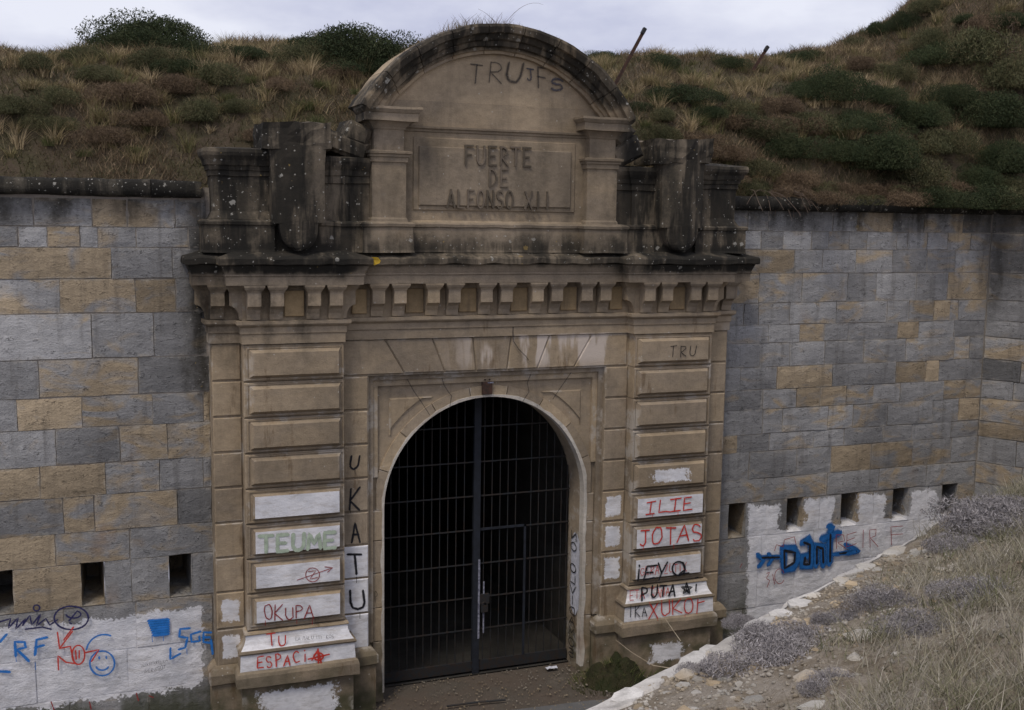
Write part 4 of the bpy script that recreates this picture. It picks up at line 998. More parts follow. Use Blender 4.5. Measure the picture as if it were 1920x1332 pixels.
# raised inscription on the tablet, built from bars
def inscription(text, p0, p1, h):
    A, B = aty(*p0, AY-.05), aty(*p1, AY-.05); hh = aty(p0[0], p0[1]-h, AY-.05).z-A.z; n = len(text)
    for i, ch in enumerate(text):
        bars = []
        for L in GL.get(ch, []):
            L = [(A.x+(B.x-A.x)*(i+.14+.72*x)/n, A.z+hh*y) for x, y in L]
            for (xa, za), (xb, zb) in zip(L[:-1], L[1:]):
                d = Vector((xb-xa, zb-za)); l = d.length
                if l < 1e-4: continue
                d /= l; nn = Vector((-d.y, d.x))*.0105; e = d*.008
                q = [(xa-e.x-nn.x, za-e.y-nn.y), (xb+e.x-nn.x, zb+e.y-nn.y), (xb+e.x+nn.x, zb+e.y+nn.y), (xa-e.x+nn.x, za-e.y+nn.y)]
                k = rnd(-.001, .001)
                bars.append(([(x, AY-.068+k, z) for x, z in q]+[(x, AY-.03, z) for x, z in q], [(0, 1, 2, 3), (0, 4, 5, 1), (1, 5, 6, 2), (2, 6, 7, 3), (3, 7, 4, 0)]))
        if bars:
            v, f = join(bars); mesh('letter', v, f, M_letter, tab, (rnd(.2, .8), rnd(.9, 1.2), 0))
inscription('FUERTE', (868, 308), (998, 312), 35)
inscription('DE', (913, 349), (955, 350), 32)
inscription('ALFONSO XII', (836, 389), (1034, 393), 33)

# ------------------------------------------------------------------ iron gate
GT = thing('iron_gate', 'dark two-leaf iron bar gate with wicket closing the arched doorway', 'gate')
GYY = .47
def ah(x, r=1.485): return ZS+math.sqrt(max(0, r*r-x*x))
bars = [-1.39, -1.27, -1.15, -1.03, -.908, -.79, -.668, -.547, -.425, -.30, -.177, .127, .249, .374, .498, .622, .863, .985, 1.107, 1.23, 1.354, 1.45]
for x in bars:
    v, f = tube([(x, GYY, .15), (x, GYY, min(ah(x), 4.2))], .0078, 6); mesh('bar', v, f, M_iron, GT)
for z in (.686, 1.17, 1.68, 2.19, 2.695, 3.2, 3.72):
    w = 1.48 if z <= ZS else math.sqrt(1.48**2-(z-ZS)**2)
    for a, b in ((-w, -.045), (.055, w)):
        v, f = boxm(a, b, GYY-.018, GYY-.008, z-.010, z+.010); mesh('rail', v, f, M_iron, GT)
v, f = boxm(-.045, .055, GYY-.05, GYY+.02, .0, ah(0)); mesh('centre_post', v, f, M_post, GT)
v, f = boxm(.03, .058, GYY-.056, GYY-.0505, .55, 1.75); mesh('worn_strip', v, f, M_chip, GT)
for a, b, mt in ((-1.48, -.047, M_iron), (.057, 1.48, M_iron)):
    v, f = boxm(a, b, GYY-.03, GYY+.012, .05, .20); mesh('bottom_plate', v, f, mt, GT)
wk = []
for a, b, c, d in ((.748, .782, .2, 2.215), (.057, .782, 2.18, 2.215)): wk.append(boxm(a, b, GYY-.035, GYY-.019, c, d))
v, f = join(wk); mesh('wicket_frame', v, f, M_post, GT)
v, f = boxm(.06, .2, GYY-.08, GYY-.02, 1.08, 1.22); lk = mesh('lock_box', v, f, M_iron, GT)
v, f = join([tube([(.12+.04*math.cos(a), GYY-.09, 1.06+.05*math.sin(a)) for a in np.linspace(0, math.pi, 8)], .009, 5), boxm(.07, .17, GYY-.105, GYY-.07, .96, 1.06)]); mesh('padlock', v, f, M_iron, lk)
v, f = tube([(.128, GYY-.03, .62), (.128, GYY-.03, 1.4)], .012, 6); mesh('bolt_rod', v, f, M_chip, GT)
# rusty plate above the arch
pt = thing('metal_plate', 'small rusty metal plate fixed above the crown of the door arch', 'plate', loc=(-.033, -.045, 4.36))
v, f = bevbox(-.072, .072, -.03, .03, -.088, .088, .006); mesh('plate', v, f, M_rust, pt)
for dx in (-.03, .035):
    v, f = tube([(dx, -.02, .115), (dx, .03, .115)], .011, 8); mesh('bolt', v, f, M_rust, pt)
v, f = boxm(.0, .085, -.036, -.03, .068, .085); mesh('bracket', v, f, M_chip, pt)

# leaning posts on the hill
for (b, t, lab) in (((1160, 150), (1211, 55), 'tall rusty steel post leaning right just beside the curved pediment'), ((1420, 122), (1441, 89), 'short dark steel post leaning on the crest right of the taller one')):
    yv = 2.2 if b[0] < 1300 else 3.1
    A, B = aty(*b, yv), aty(*t, yv); A = A-(B-A)*.35
    p = thing('leaning_post', lab, 'post', 'rusty posts on the crest', loc=A)
    D = B-A; v, f = join([([Vector(q) for q in boxm(-.024, .024, -.006, .006, 0, D.length)[0]], boxm(0, 1, 0, 1, 0, 1)[1]), ([Vector(q) for q in boxm(-.006, .006, .0065, .045, 0, D.length)[0]], boxm(0, 1, 0, 1, 0, 1)[1])])
    q = D.to_track_quat('Z', 'Y'); mesh('shaft', [q @ Vector(w) for w in v], f, M_rust, p)
    v, f = boxm(-.027, .027, -.009, .048, D.length-.10, D.length+.004); mesh('post_tip', [q @ Vector(w) for w in v], f, M_iron, p)
# paper litter, iron strip on the path
P0 = atz(1034, 1253, .03)
v = [(.17*(i/5-.5), .09*(j/3-.5), .02+.03*abs(mnoise.noise(Vector((i*1.7, j*2.1, 4))))) for j in range(4) for i in range(6)]
o = mesh('paper_scrap', v, [(j*6+i, j*6+i+1, j*6+i+7, j*6+i+6) for j in range(3) for i in range(5)], M_paper); o.location = (P0.x, P0.y, .015); tag(o, 'crumpled white paper scrap on the ground by the gate', 'litter')
A, B = atz(838, 1325, .03), atz(948, 1313, .03)
v, f = tube([(A.x, A.y, .035), ((A.x+B.x)/2, (A.y+B.y)/2+.02, .035), (B.x, B.y, .035)], .014, 6)
tag(mesh('iron_rod', v, f, M_iron), 'thin dark rod lying on the path in front of the gate', 'rod')
# mossy mounds at the gateway foot
for (cx, cy, w, h, lab) in ((1.86, -.42, .50, .36, 'green mossy mound heaped against the right foot of the gateway'), (-2.0, -.62, .6, .16, 'low mossy clump at the left foot of the gateway')):
    v, f = [], []; m = 22
    for j in range(m+1):
        for i in range(m+1):
            x, y = (i/m-.5)*2, (j/m-.5)*2; r = math.hypot(x, y); z = h*max(0, 1-r*r)**1.3*(1+.9*mnoise.noise(Vector((x*2.3+cx, y*2.3, 0))))-.02
            v.append((x*w, y*w*.8, z))
    for j in range(m):
        for i in range(m): f.append((j*(m+1)+i, j*(m+1)+i+1, (j+1)*(m+1)+i+1, (j+1)*(m+1)+i))
    o = mesh('moss_mound', v, f, M_moss, smooth=True); o.location = (cx, cy, 0); tag(o, lab, 'moss')

# ------------------------------------------------------------------ vegetation
rs = np.random.RandomState(5)
def blades(n, root, height, lean, width, segs=2, tint=None, droop=.5):
    """numpy grass: root (n,3), height (n), lean (n,2) horizontal offset at the tip"""
    V = []; T = []
    ang = rs.uniform(0, 2*np.pi, n); side = np.stack([np.cos(ang), np.sin(ang), 0*ang], 1)
    for k in range(segs+1):
        t = k/segs; w = width*(1-t)*.5 if k < segs else width*.02
        c = root+np.stack([lean[:, 0]*t**1.6, lean[:, 1]*t**1.6, height*(t-droop*.35*t*t*np.minimum(1, np.hypot(lean[:, 0], lean[:, 1])/np.maximum(height, .01)))], 1)
        w = np.asarray(w)*np.ones(n)
        V += [c-side*w[:, None], c+side*w[:, None]]
    V = np.stack(V, 1)                                  # n, 2*(segs+1), 3
    q = 2*(segs+1); base = (np.arange(n)*q)[:, None]
    F = np.concatenate([base+np.array([2*k, 2*k+1, 2*k+3, 2*k+2])[None] for k in range(segs)], 1).reshape(-1, 4)
    tt = np.repeat(tint[:, None], q, 1) if tint is not None else np.repeat(rs.rand(n, 1), q, 1)
    br = np.repeat(rs.rand(n, 1), q, 1)
    tin = np.stack([tt, br, 0*tt], 2).reshape(-1, 3)
    return V.reshape(-1, 3), F, tin
def npmesh(name, V, F, T, mat):
    me = bpy.data.meshes.new(name); nf, k = F.shape
    me.vertices.add(len(V)); me.vertices.foreach_set('co', np.ascontiguousarray(V, dtype=np.float32).ravel())
    me.loops.add(nf*k); me.loops.foreach_set('vertex_index', np.ascontiguousarray(F, dtype=np.int32).ravel())
    me.polygons.add(nf); me.polygons.foreach_set('loop_start', np.arange(0, nf*k, k, dtype=np.int32)); me.polygons.foreach_set('loop_total', np.full(nf, k, dtype=np.int32))
    a = me.attributes.new('tint', 'FLOAT_VECTOR', 'POINT'); a.data.foreach_set('vector', np.ascontiguousarray(T, dtype=np.float32).ravel())
    me.update(calc_edges=True); me.materials.append(mat); return me
def vobj(name, me, loc=(0, 0, 0), rz=0, sc=(1, 1, 1)):
    o = bpy.data.objects.new(name, me); COL.objects.link(o); o.location = loc; o.rotation_euler = (0, 0, rz); o.scale = sc; return o
# --- prototypes
def tussock_mesh(mat, n, seed):
    rs.seed(seed); a = rs.uniform(0, 2*np.pi, n); r = np.abs(rs.normal(0, .16, n)); root = np.stack([r*np.cos(a), r*np.sin(a), 0*a-.03], 1)
    h = rs.uniform(.45, 1.0, n); L = rs.uniform(.15, .85, n)*h; a2 = a+rs.normal(0, .5, n)
    return npmesh('tussock', *blades(n, root, h, np.stack([L*np.cos(a2), L*np.sin(a2)], 1), np.full(n, .022), 3, rs.rand(n)**.9, 1.0), mat)
def shrub_mesh(mat, n, seed, flatt=.62, leaf=.05, spiky=0.0):
    """cushion of small leaf faces spread through several overlapping lobes"""
    rs.seed(seed); nl = 12; lc = rs.normal(0, .40, (nl, 3)); lc[:, 2] = .10+.22*rs.rand(nl)-.25*(lc[:, 0]**2+lc[:, 1]**2); lr = rs.uniform(.34, .55, nl)
    k = rs.randint(0, nl, n); d = rs.normal(0, 1, (n, 3)); d /= np.linalg.norm(d, axis=1)[:, None]
    rad = lr[k]*(.50+.48*rs.rand(n)**.4)*(1+.12*np.sin(d[:, 0]*9+k)*np.cos(d[:, 2]*8))
    C = lc[k]+d*rad[:, None]; C[:, 2] = C[:, 2]*flatt; C = C[C[:, 2] > -.08]; n = len(C); d = d[:n]
    ax = rs.normal(0, 1, (n, 3)); ax[:, 2] += .7; ax /= np.linalg.norm(ax, axis=1)[:, None]
    b = np.cross(ax, rs.normal(0, 1, (n, 3))); b /= np.linalg.norm(b, axis=1)[:, None]
    l = leaf*rs.uniform(.7, 1.7, n)*(1+spiky); w = leaf*rs.uniform(.35, .6, n)*(1-.6*spiky)
    V = np.stack([C-b*w[:, None], C+b*w[:, None], C+ax*l[:, None]+b*w[:, None]*.3, C+ax*l[:, None]-b*w[:, None]*.3], 1).reshape(-1, 3)
    F = np.arange(4*n).reshape(-1, 4); cl = np.sin(C[:, 0]*5+seed)*np.cos(C[:, 1]*6)*.25
    t = np.clip(rs.rand(n)*.7+.15+cl, 0, 1); T = np.stack([np.repeat(t, 4), np.repeat(rs.rand(n), 4), np.zeros(4*n)], 1)
    return npmesh('shrub', V, F, T, mat)
def twig_mesh(mat, n, seed):
    """dead, many-branched grey bush: arching twigs with forks"""
    rs.seed(seed); a = rs.uniform(0, 2*np.pi, n); r = np.abs(rs.normal(0, .22, n))
    root = np.stack([r*np.cos(a), r*np.sin(a), rs.uniform(0, .25, n)], 1); h = rs.uniform(.1, .42, n); L = rs.uniform(.05, .3, n); a2 = a+rs.normal(0, .9, n)
    return npmesh('twigs', *blades(n, root, h, np.stack([L*np.cos(a2), L*np.sin(a2)], 1), np.full(n, .016), 2, rs.rand(n), .6), mat)
TS = [tussock_mesh(F_straw, 260, 1), tussock_mesh(F_straw, 300, 2)]; TG = [tussock_mesh(F_green, 260, 3), tussock_mesh(F_green, 300, 4)]
SD = [shrub_mesh(F_dark, 32000, s_, .62, .018, .15) for s_ in (11, 12, 13)]; SO = [shrub_mesh(F_olive, 14000, s_, .6, .024, .7) for s_ in (21, 22)]; SB = [shrub_mesh(F_brown, 14000, s_, .55, .026, .9) for s_ in (31, 32)]
LV = [shrub_mesh(F_lav, 15000, s_, .6, .030, .85) for s_ in (41, 42, 43)]

# hillside: survey positions -> places on the slope
def plant(px, py, wpx, protos, name, label, cat, group, hs=1.0, sink=.0):
    p, t = hit(px, py, hill)
    if p is None:
        p = aty(px, py, 3.3); p.z = hill(p.x, p.y); t = (p-CAM).length
    s_ = wpx/CF*t/2.0
    o = vobj(name, random.choice(protos), (p.x, p.y, hill(p.x, p.y)-sink*s_), rnd(0, 6.28), (s_*rnd(.95, 1.1), s_*rnd(.95, 1.1), s_*hs*rnd(.9, 1.1)))
    return tag(o, label, cat, group)
def region(px):
    return 'left of the pediment' if px < 700 else ('right of the pediment' if px < 1500 else 'above the far right corner')
for (px, py, w) in ((300, 82, 180), (245, 84, 120), (372, 88, 130), (140, 88, 60), (95, 96, 45), (640, 68, 190), (700, 75, 150), (765, 82, 130), (590, 90, 90), (690, 135, 110), (460, 105, 70), (350, 130, 80), (820, 72, 90),
                    (1135, 110, 60), (1240, 122, 90), (1360, 122, 70), (1510, 118, 90), (1280, 185, 110), (1330, 215, 80), (1200, 205, 60)):
    plant(px, py, w*1.35, SD, 'shrub', 'low dark green shrub on the crest %s' % region(px), 'shrub', 'dark green shrubs '+region(px), 1.0 if py < 100 else 1.0, .12)
for (px, py, w) in ((1510, 185, 110), (1560, 190, 190), (1640, 185, 170), (1600, 240, 190), (1520, 240, 170), (1690, 240, 190), (1560, 300, 190), (1640, 320, 210), (1720, 345, 180), (1480, 300, 130), (1770, 120, 160), (1830, 110, 190), (1890, 160, 180), (1790, 190, 170),
                    (1850, 230, 190), (1760, 280, 170), (1880, 320, 170), (1600, 78, 70), (1640, 62, 80), (1690, 50, 70), (1740, 25, 80), (1800, 35, 60), (1820, 350, 150), (1900, 60, 120)):
    plant(px+rnd(-12, 12), py+rnd(-10, 10), w*rnd(.6, .95), SD+SD+SO, 'shrub', 'dense dark green shrub on the steep slope at the right', 'shrub', 'dark green shrubs on the right slope', rnd(1.2, 1.7))
for (px, py, w) in ((230, 190, 130), (330, 175, 120), (410, 160, 110), (120, 195, 100), (180, 150, 90), (60, 130, 90), (450, 210, 80), (520, 170, 90), (640, 150, 90), (300, 130, 110), (150, 120, 100), (550, 120, 120), (620, 110, 120), (40, 215, 110), (370, 225, 110), (270, 235, 100), (480, 265, 80), (90, 245, 90), (200, 265, 100)):
    plant(px, py, w, SB+SO, 'shrub', 'brownish heath cushion on the slope above the left wall', 'shrub', 'heath cushions above the left wall', 1.3)
for (px, py, w) in ((1230, 270, 90), (1300, 280, 110), (1370, 240, 110), (1420, 260, 120), (1360, 300, 100), (1430, 330, 110), (1280, 330, 90), (1500, 350, 110), (1570, 370, 90), (1450, 210, 110), (1700, 385, 120), (1780, 395, 110), (1240, 225, 80), (1340, 340, 90), (1410, 372, 90), (1470, 378, 100), (1540, 385, 100), (1620, 385, 110), (1690, 395, 110), (1760, 398, 120), (1830, 395, 110), (1880, 380, 120), (1300, 300, 100), (1250, 300, 90), (1480, 250, 120), (1390, 215, 100), (1680, 150, 100), (1620, 130, 90), (1740, 90, 100), (1840, 60, 100)):
    plant(px, py, w, SB+SO, 'shrub', 'brownish heath cushion on the slope above the right wall', 'shrub', 'heath cushions above the right wall', 1.3)
for (px, py, w) in ((85, 120, 90), (250, 125, 80), (330, 120, 90), (410, 118, 90), (300, 195, 90), (545, 160, 80), (500, 135, 70), (60, 170, 80), (180, 230, 70), (130, 250, 60), (610, 105, 110), (480, 225, 55), (30, 120, 70), (230, 145, 80), (380, 195, 60)):
    plant(px, py, w, TS, 'grass_tussock', 'straw coloured grass tussock on the slope above the left wall', 'grass tussock', 'straw tussocks above the left wall', .7)
for (px, py, w) in ((578, 210, 95), (600, 168, 70), (430, 190, 70), (470, 160, 60), (280, 255, 55), (90, 280, 60), (250, 290, 60), (160, 300, 60), (640, 100, 90), (700, 110, 70)):
    plant(px, py, w, TG, 'grass_tussock', 'green grass tussock on the slope above the left wall', 'grass tussock', 'green tussocks above the left wall', .7)
for (px, py, w) in ((1590, 262, 130), (1430, 165, 100), (1390, 170, 90), (1300, 160, 90), (1350, 185, 80), (1240, 170, 80), (1210, 160, 70), (1260, 260, 70), (1330, 255, 70), (1470, 195, 70), (1660, 130, 60), (1700, 100, 60), (1640, 115, 60), (1580, 135, 60), (1740, 75, 60), (1520, 360, 70), (1250, 350, 60)):
    plant(px, py, w, TS, 'grass_tussock', 'straw coloured grass tussock on the slope above the right wall', 'grass tussock', 'straw tussocks above the right wall', .75)
for (px, py, w) in ((1310, 235, 80), (1230, 195, 70), (1280, 145, 70), (1570, 262, 90), (1210, 245, 60), (1380, 330, 60)):
    plant(px, py, w, TG, 'grass_tussock', 'green grass tussock on the slope above the right wall', 'grass tussock', 'green tussocks above the right wall', .75)
for (x, s_, pr) in ((5.35, .34, SB), (6.1, .26, SO), (7.0, .34, SB), (7.55, .42, SD), (8.05, .46, SO), (8.5, .52, SD), (8.85, .5, SD), (9.25, .5, SO)):
    y = .08 if x < 8.9 else -.45
    s_ *= 1.55
    tag(vobj('shrub', random.choice(pr), (x, y, 7.02), rnd(0, 6), (s_*1.2, s_*.9, s_)), 'scrub spilling over the coping of the right wall', 'shrub', 'scrub over the right coping')
# ground-cover grass on the hill
rs.seed(77); NC = 620; per = 70
cx_ = rs.uniform(-8, 13, NC); cy_ = .5+rs.rand(NC)*4.2; good = []
for a, b in zip(cx_, cy_):
    good.append(not (a > 8.4 and ((a-KX)*RN.x+(b-KY)*RN.y) < .5))
cx_, cy_ = cx_[good], cy_[good]; NC = len(cx_); cz_ = np.array([hill(a, b) for a, b in zip(cx_, cy_)]); sc_ = np.repeat(rs.uniform(.16, .42, NC), per); ct = np.repeat(rs.rand(NC), per)
n = NC*per; la = rs.uniform(0, 2*np.pi, n); rr = np.abs(rs.normal(0, .16, n))*sc_; h = rs.uniform(.45, 1, n)*sc_; L = rs.uniform(.2, .9, n)*h; l2 = la+rs.normal(0, .4, n)
root = np.stack([np.repeat(cx_, per)+rr*np.cos(la), np.repeat(cy_, per)+rr*np.sin(la), np.repeat(cz_, per)-.03], 1)
o = vobj('grass', npmesh('grass', *blades(n, root, h, np.stack([L*np.cos(l2), L*np.sin(l2)], 1), np.full(n, .013), 3, np.clip(ct+rs.normal(0, .15, n), 0, 1), 1.0), F_straw)); tag(o, 'clumpy dry grass among the shrubs of the earth slope', 'grass', kind='stuff')
N = 130000
X = rs.uniform(-9, 16, N); Y = .32+rs.rand(N)**1.2*6.0
ok = []
Zs = np.zeros(N)
for i in range(N):
    if X[i] > 8.6 and ((X[i]-KX)*RN.x+(Y[i]-KY)*RN.y) < .25: Zs[i] = -99; continue
    Zs[i] = hill(X[i], Y[i])
pn = np.array([mnoise.noise(Vector((x*.9, y*.9, 1.7))) for x, y in zip(X, Y)])
mk = (Zs > 0) & (rs.rand(N) < .75+.4*pn); X, Y, Zs, pn = X[mk], Y[mk], Zs[mk], pn[mk]; n = len(X)
h = rs.uniform(.05, .18, n)*(1+.5*pn); la = rs.uniform(0, 2*np.pi, n); L = h*rs.uniform(.3, 1.2, n)
T = np.clip(.45+.6*pn+rs.normal(0, .22, n), 0, 1)
o = vobj('grass', npmesh('grass', *blades(n, np.stack([X, Y, Zs-.02], 1), h, np.stack([L*np.cos(la), L*np.sin(la)-.03], 1), np.full(n, .017), 2, T), F_grass))
tag(o, 'short dry grass covering the earth slope above the walls', 'grass', kind='stuff')
N = 34000   # slope above the return wall
U = rs.uniform(-6, 7, N); D_ = rs.uniform(.25, 9, N); X = KX+RD.x*U+RN.x*D_; Y = KY+RD.y*U+RN.y*D_
Zs = np.array([hill(x, y) for x, y in zip(X, Y)]); h = rs.uniform(.08, .26, N); la = rs.uniform(0, 2*np.pi, N); L = h*rs.uniform(.3, 1.1, N)
o = vobj('grass', npmesh('grass', *blades(N, np.stack([X, Y, Zs-.02], 1), h, np.stack([L*np.cos(la), L*np.sin(la)], 1), np.full(N, .017), 2), F_grass)); tag(o, 'dry grass above the wall that turns towards the viewer', 'grass', kind='stuff')

# dead twiggy brush hanging over the right coping, weeds on the pediment
def weed(name, label, cat, stems, mat, r=.006, group=None):
    par = thing(name, label, cat, group, loc=stems[0][0])
    O = Vector(stems[0][0]); allv = []
    for s_ in stems: allv.append(tube([Vector(p)-O for p in s_], r, 4, r*.35))
    v, f = join(allv); o = mesh('stem', v, f, mat, par); return par
M_twig = flat('dead twigs', (.15, .115, .09), .9, sc=20, c2=(.09, .065, .05)); M_dry = flat('dry stalk', (.40, .34, .25), .9, sc=20, c2=(.28, .22, .15))
for bx, n_, lab in ((4.75, 34, 'tangle of dead brown twigs hanging over the right coping'), (10.9, 30, 'bare grey branches among the shrubs at the far right')):
    st_ = []
    for i in range(n_):
        if bx < 8: p = Vector((bx+rnd(-.5, .6), rnd(.3, .6), 7.15)); d = Vector((rnd(-.6, .9), rnd(-1.2, -.5), rnd(.1, .5)))
        else: p = Vector((bx+rnd(-.5, .5), 1.9+rnd(-.3, .3), 0)); p.z = hill(p.x, p.y)+.05; d = Vector((rnd(-1, 1), rnd(-1, -.1), rnd(.4, 1.2)))
        L = [p]
        for k in range(6): p = p+d*.11; d = d+Vector((rnd(-.3, .3), rnd(-.1, .25), -.28+rnd(-.1, .1))); L.append(p)
        st_.append(L)
    weed('dead_brush', lab, 'brush', st_, M_twig, .009)
st_ = []
for i in range(26):
    a = math.radians(rnd(86, 114)); p = Vector((2.2*math.cos(a), rnd(-.35, .0), PC+2.19*math.sin(a))); d = Vector((rnd(-.6, .6), rnd(-.3, .2), rnd(.4, 1.0))); L = [p]
    for k in range(5): p = p+d*rnd(.03, .075); d = d+Vector((rnd(-.25, .25), 0, rnd(-.2, .05))); L.append(p)
    st_.append(L)
st_.append([Vector((.1+.55*t, -.2, 9.25+.75*t-.45*t*t)) for t in np.linspace(0, 1, 9)])
weed('dry_weeds', 'thin dry weeds growing on top of the curved pediment', 'weeds', st_, M_twig, .0038)
n = 900; A2 = np.radians(rs.uniform(62, 132, n)); X = 2.19*np.cos(A2); Y = rs.uniform(-.45, .12, n); Zs = PC+2.18*np.sin(A2); h = rs.uniform(.02, .10, n)*(1+1.2*(np.abs(A2-1.72) < .2)); la = rs.uniform(0, 6.28, n); L = h*.6
tag(vobj('grass', npmesh('grass', *blades(n, np.stack([X, Y, Zs], 1), h, np.stack([L*np.cos(la), L*np.sin(la)], 1), np.full(n, .009), 2), F_grass)), 'short grass and moss along the top of the pediment', 'grass', kind='stuff')
# tufts growing out of the worn stonework
for (P, s_, pr, lab) in (((-2.35, .05, 7.80), .32, TG, 'green grass tuft on the broken stones left of the pediment'), ((-3.15, -.2, 7.82), .13, TS, 'tiny yellowish tuft on the left console cap'), ((-1.9, -.1, 8.25), .14, TG, 'small tuft wedged beside the left end of the pediment'),
                         ((.1, -.15, 9.17), .16, TS, 'dry tuft on the crown of the pediment'), ((-.45, -.1, 9.14), .14, TG, 'green tuft left of the pediment crown')):
    tag(vobj('grass_tuft', random.choice(pr), P, rnd(0, 6), (s_, s_, s_*.9)), lab, 'grass tuft')

# --- bank in the foreground
def bpt(u, t):
    p = EO+ED*u+EN*t; return Vector((p.x, p.y, bank(p.x, p.y)))
def stone_mesh(seed):
    rs.seed(seed); g = (1+5**.5)/2
    P = np.array([(-1, g, 0), (1, g, 0), (-1, -g, 0), (1, -g, 0), (0, -1, g), (0, 1, g), (0, -1, -g), (0, 1, -g), (g, 0, -1), (g, 0, 1), (-g, 0, -1), (-g, 0, 1)])/1.9
    P = P*(1+rs.uniform(-.28, .28, (12, 1)))+rs.normal(0, .08, (12, 3)); P[:, 2] *= .62
    F = [(0, 11, 5), (0, 5, 1), (0, 1, 7), (0, 7, 10), (0, 10, 11), (1, 5, 9), (5, 11, 4), (11, 10, 2), (10, 7, 6), (7, 1, 8), (3, 9, 4), (3, 4, 2), (3, 2, 6), (3, 6, 8), (3, 8, 9), (4, 9, 5), (2, 4, 11), (6, 2, 10), (8, 6, 7), (9, 8, 1)]
    me = bpy.data.meshes.new('stone'); me.from_pydata([tuple(p) for p in P], [], F); me.update(); me.materials.append(M_rubble); return me
ST = [stone_mesh(s_) for s_ in range(50, 57)]
random.seed(21)
cnt = 0
while cnt < 190:
    u, t = rnd(-.6, 5.2), abs(random.gauss(0, .7))+.04
    if t > 2.3 or t > 1.7-.26*u: continue
    p = bpt(u, t); s_ = random.choice((.018, .022, .026, .03, .036, .045, .06))
    o = bpy.data.objects.new('loose_stone', random.choice(ST)); COL.objects.link(o); o.location = p-Vector((0, 0, s_*.1)); o.scale = (s_*rnd(.9, 1.6), s_*rnd(.8, 1.2), s_*rnd(.7, 1)); o.rotation_euler = (rnd(-.3, .3), rnd(-.3, .3), rnd(0, 6))
    o.color = (rnd(.1, 1), rnd(.55, 1.15), 0, 1)
    tag(o, 'pale loose stone on the bare stony bank in the foreground', 'stone', 'loose stones on the bank'); cnt += 1
# fine rubble as one mass
pv, pf = [], []
base = np.array([v.co[:] for v in ST[0].vertices]); bf = np.array([p.vertices[:] for p in ST[0].polygons])
n = 5200; U = rs.uniform(-1, 6.5, n); Tt = np.abs(rs.normal(0, .9, n))+.01; V = []; F = []
k = 0
for u, t in zip(U, Tt):
    if t > 2.6: continue
    p = bpt(u, t); s_ = rs.uniform(.004, .017); a = rs.uniform(0, 6.28); R2 = np.array([[math.cos(a), -math.sin(a), 0], [math.sin(a), math.cos(a), 0], [0, 0, 1]])
    V.append(base@R2.T*s_*rs.uniform(.7, 1.4, 3)+np.array(p)+np.array([0, 0, s_*.2])); F.append(bf+12*k); k += 1
V2, F2 = [], []; k2 = 0
for i in range(1500):
    x, y = rs.uniform(-3, 3.2), rs.uniform(-1.7, .4); s_ = rs.uniform(.004, .016)*(1.6 if rs.rand() < .05 else 1); V2.append(base*s_*rs.uniform(.7, 1.4, 3)+np.array([x, y, .02+s_*.2])); F2.append(bf+12*k2); k2 += 1
o = vobj('gravel', npmesh('gravel', np.concatenate(V2), np.concatenate(F2), np.zeros((12*k2, 3)), M_rubble)); o.color = (.7, .55, 0, 1); tag(o, 'fine gravel on the ground before the gate', 'gravel', kind='stuff')
me = npmesh('rubble', np.concatenate(V), np.concatenate(F), np.zeros((12*k, 3)), M_rubble)
o = vobj('gravel', me); o.color = (.5, .75, 0, 1); tag(o, 'fine stone rubble scattered over the bare bank', 'gravel', kind='stuff')
# white edge stones, given as survey positions along the rim
random.seed(33)
for (px, py, w, h, lab) in ((1178, 1306, 60, .07, 'bright white block on the bank rim near the bottom of the picture'), (1265, 1222, 75, .05, 'long white rim slab beside the dry twigs'), (1348, 1152, 62, .06, 'white rim stone below the right pilaster foot'),
                            (1290, 1205, 50, .04, 'thin white rim slab above the long one'), (1392, 1130, 34, .035, 'small white rim stone midway up the bank edge'), (1432, 1112, 38, .035, 'flat white rim stone before the blue graffiti'),
                            (1662, 1030, 58, .05, 'flat buff slab on the rim under the red letters'), (1600, 1055, 40, .03, 'thin pale slab on the rim right of the blue graffiti'), (1545, 1078, 30, .03, 'pale rim chip under the blue arrow tip')):
    P = atz(px, py, 4.03); d = (P-CAM).length; hw = w/CF*d/2
    u = (P.x-EO.x)*ED.x+(P.y-EO.y)*ED.y; t = max(.06, (P.x-EO.x)*EN.x+(P.y-EO.y)*EN.y); c = bpt(u, t)
    h *= .45; v, f = [], []
    vb, fb = boxm(-hw*1.15, hw*1.15, -.09, .09, -.05, h)
    v = []; 
    for zz_ in (-.06, h*.6, h):
        for ax, ay in ((-1, -.5), (-.4, -1), (.5, -.9), (1, -.3), (.9, .5), (.2, 1), (-.6, .9), (-1, .4)):
            k = 1 if zz_ < h else .86
            x_, y_ = ax*hw*1.15*k*rnd(.9, 1.1), ay*.085*k*rnd(.85, 1.15); q = ED*x_+EN*y_; v.append((q.x, q.y, zz_+rnd(-.006, .006)))
    for l in range(2):
        for j in range(8): f.append((8*l+j, 8*l+(j+1) % 8, 8*l+8+(j+1) % 8, 8*l+8+j))
    f.append(tuple(range(16, 24)))
    o = mesh('rim_stone', [(a, b, c_) for a, b, c_ in v], [tuple(reversed(q)) for q in f], M_whitest if px < 1500 else M_rubble, None, (rnd(0, .5), rnd(.9, 1.1), 0)); o.location = c
    # faces wind outward
    o.data.flip_normals(); tag(o, lab, 'stone')
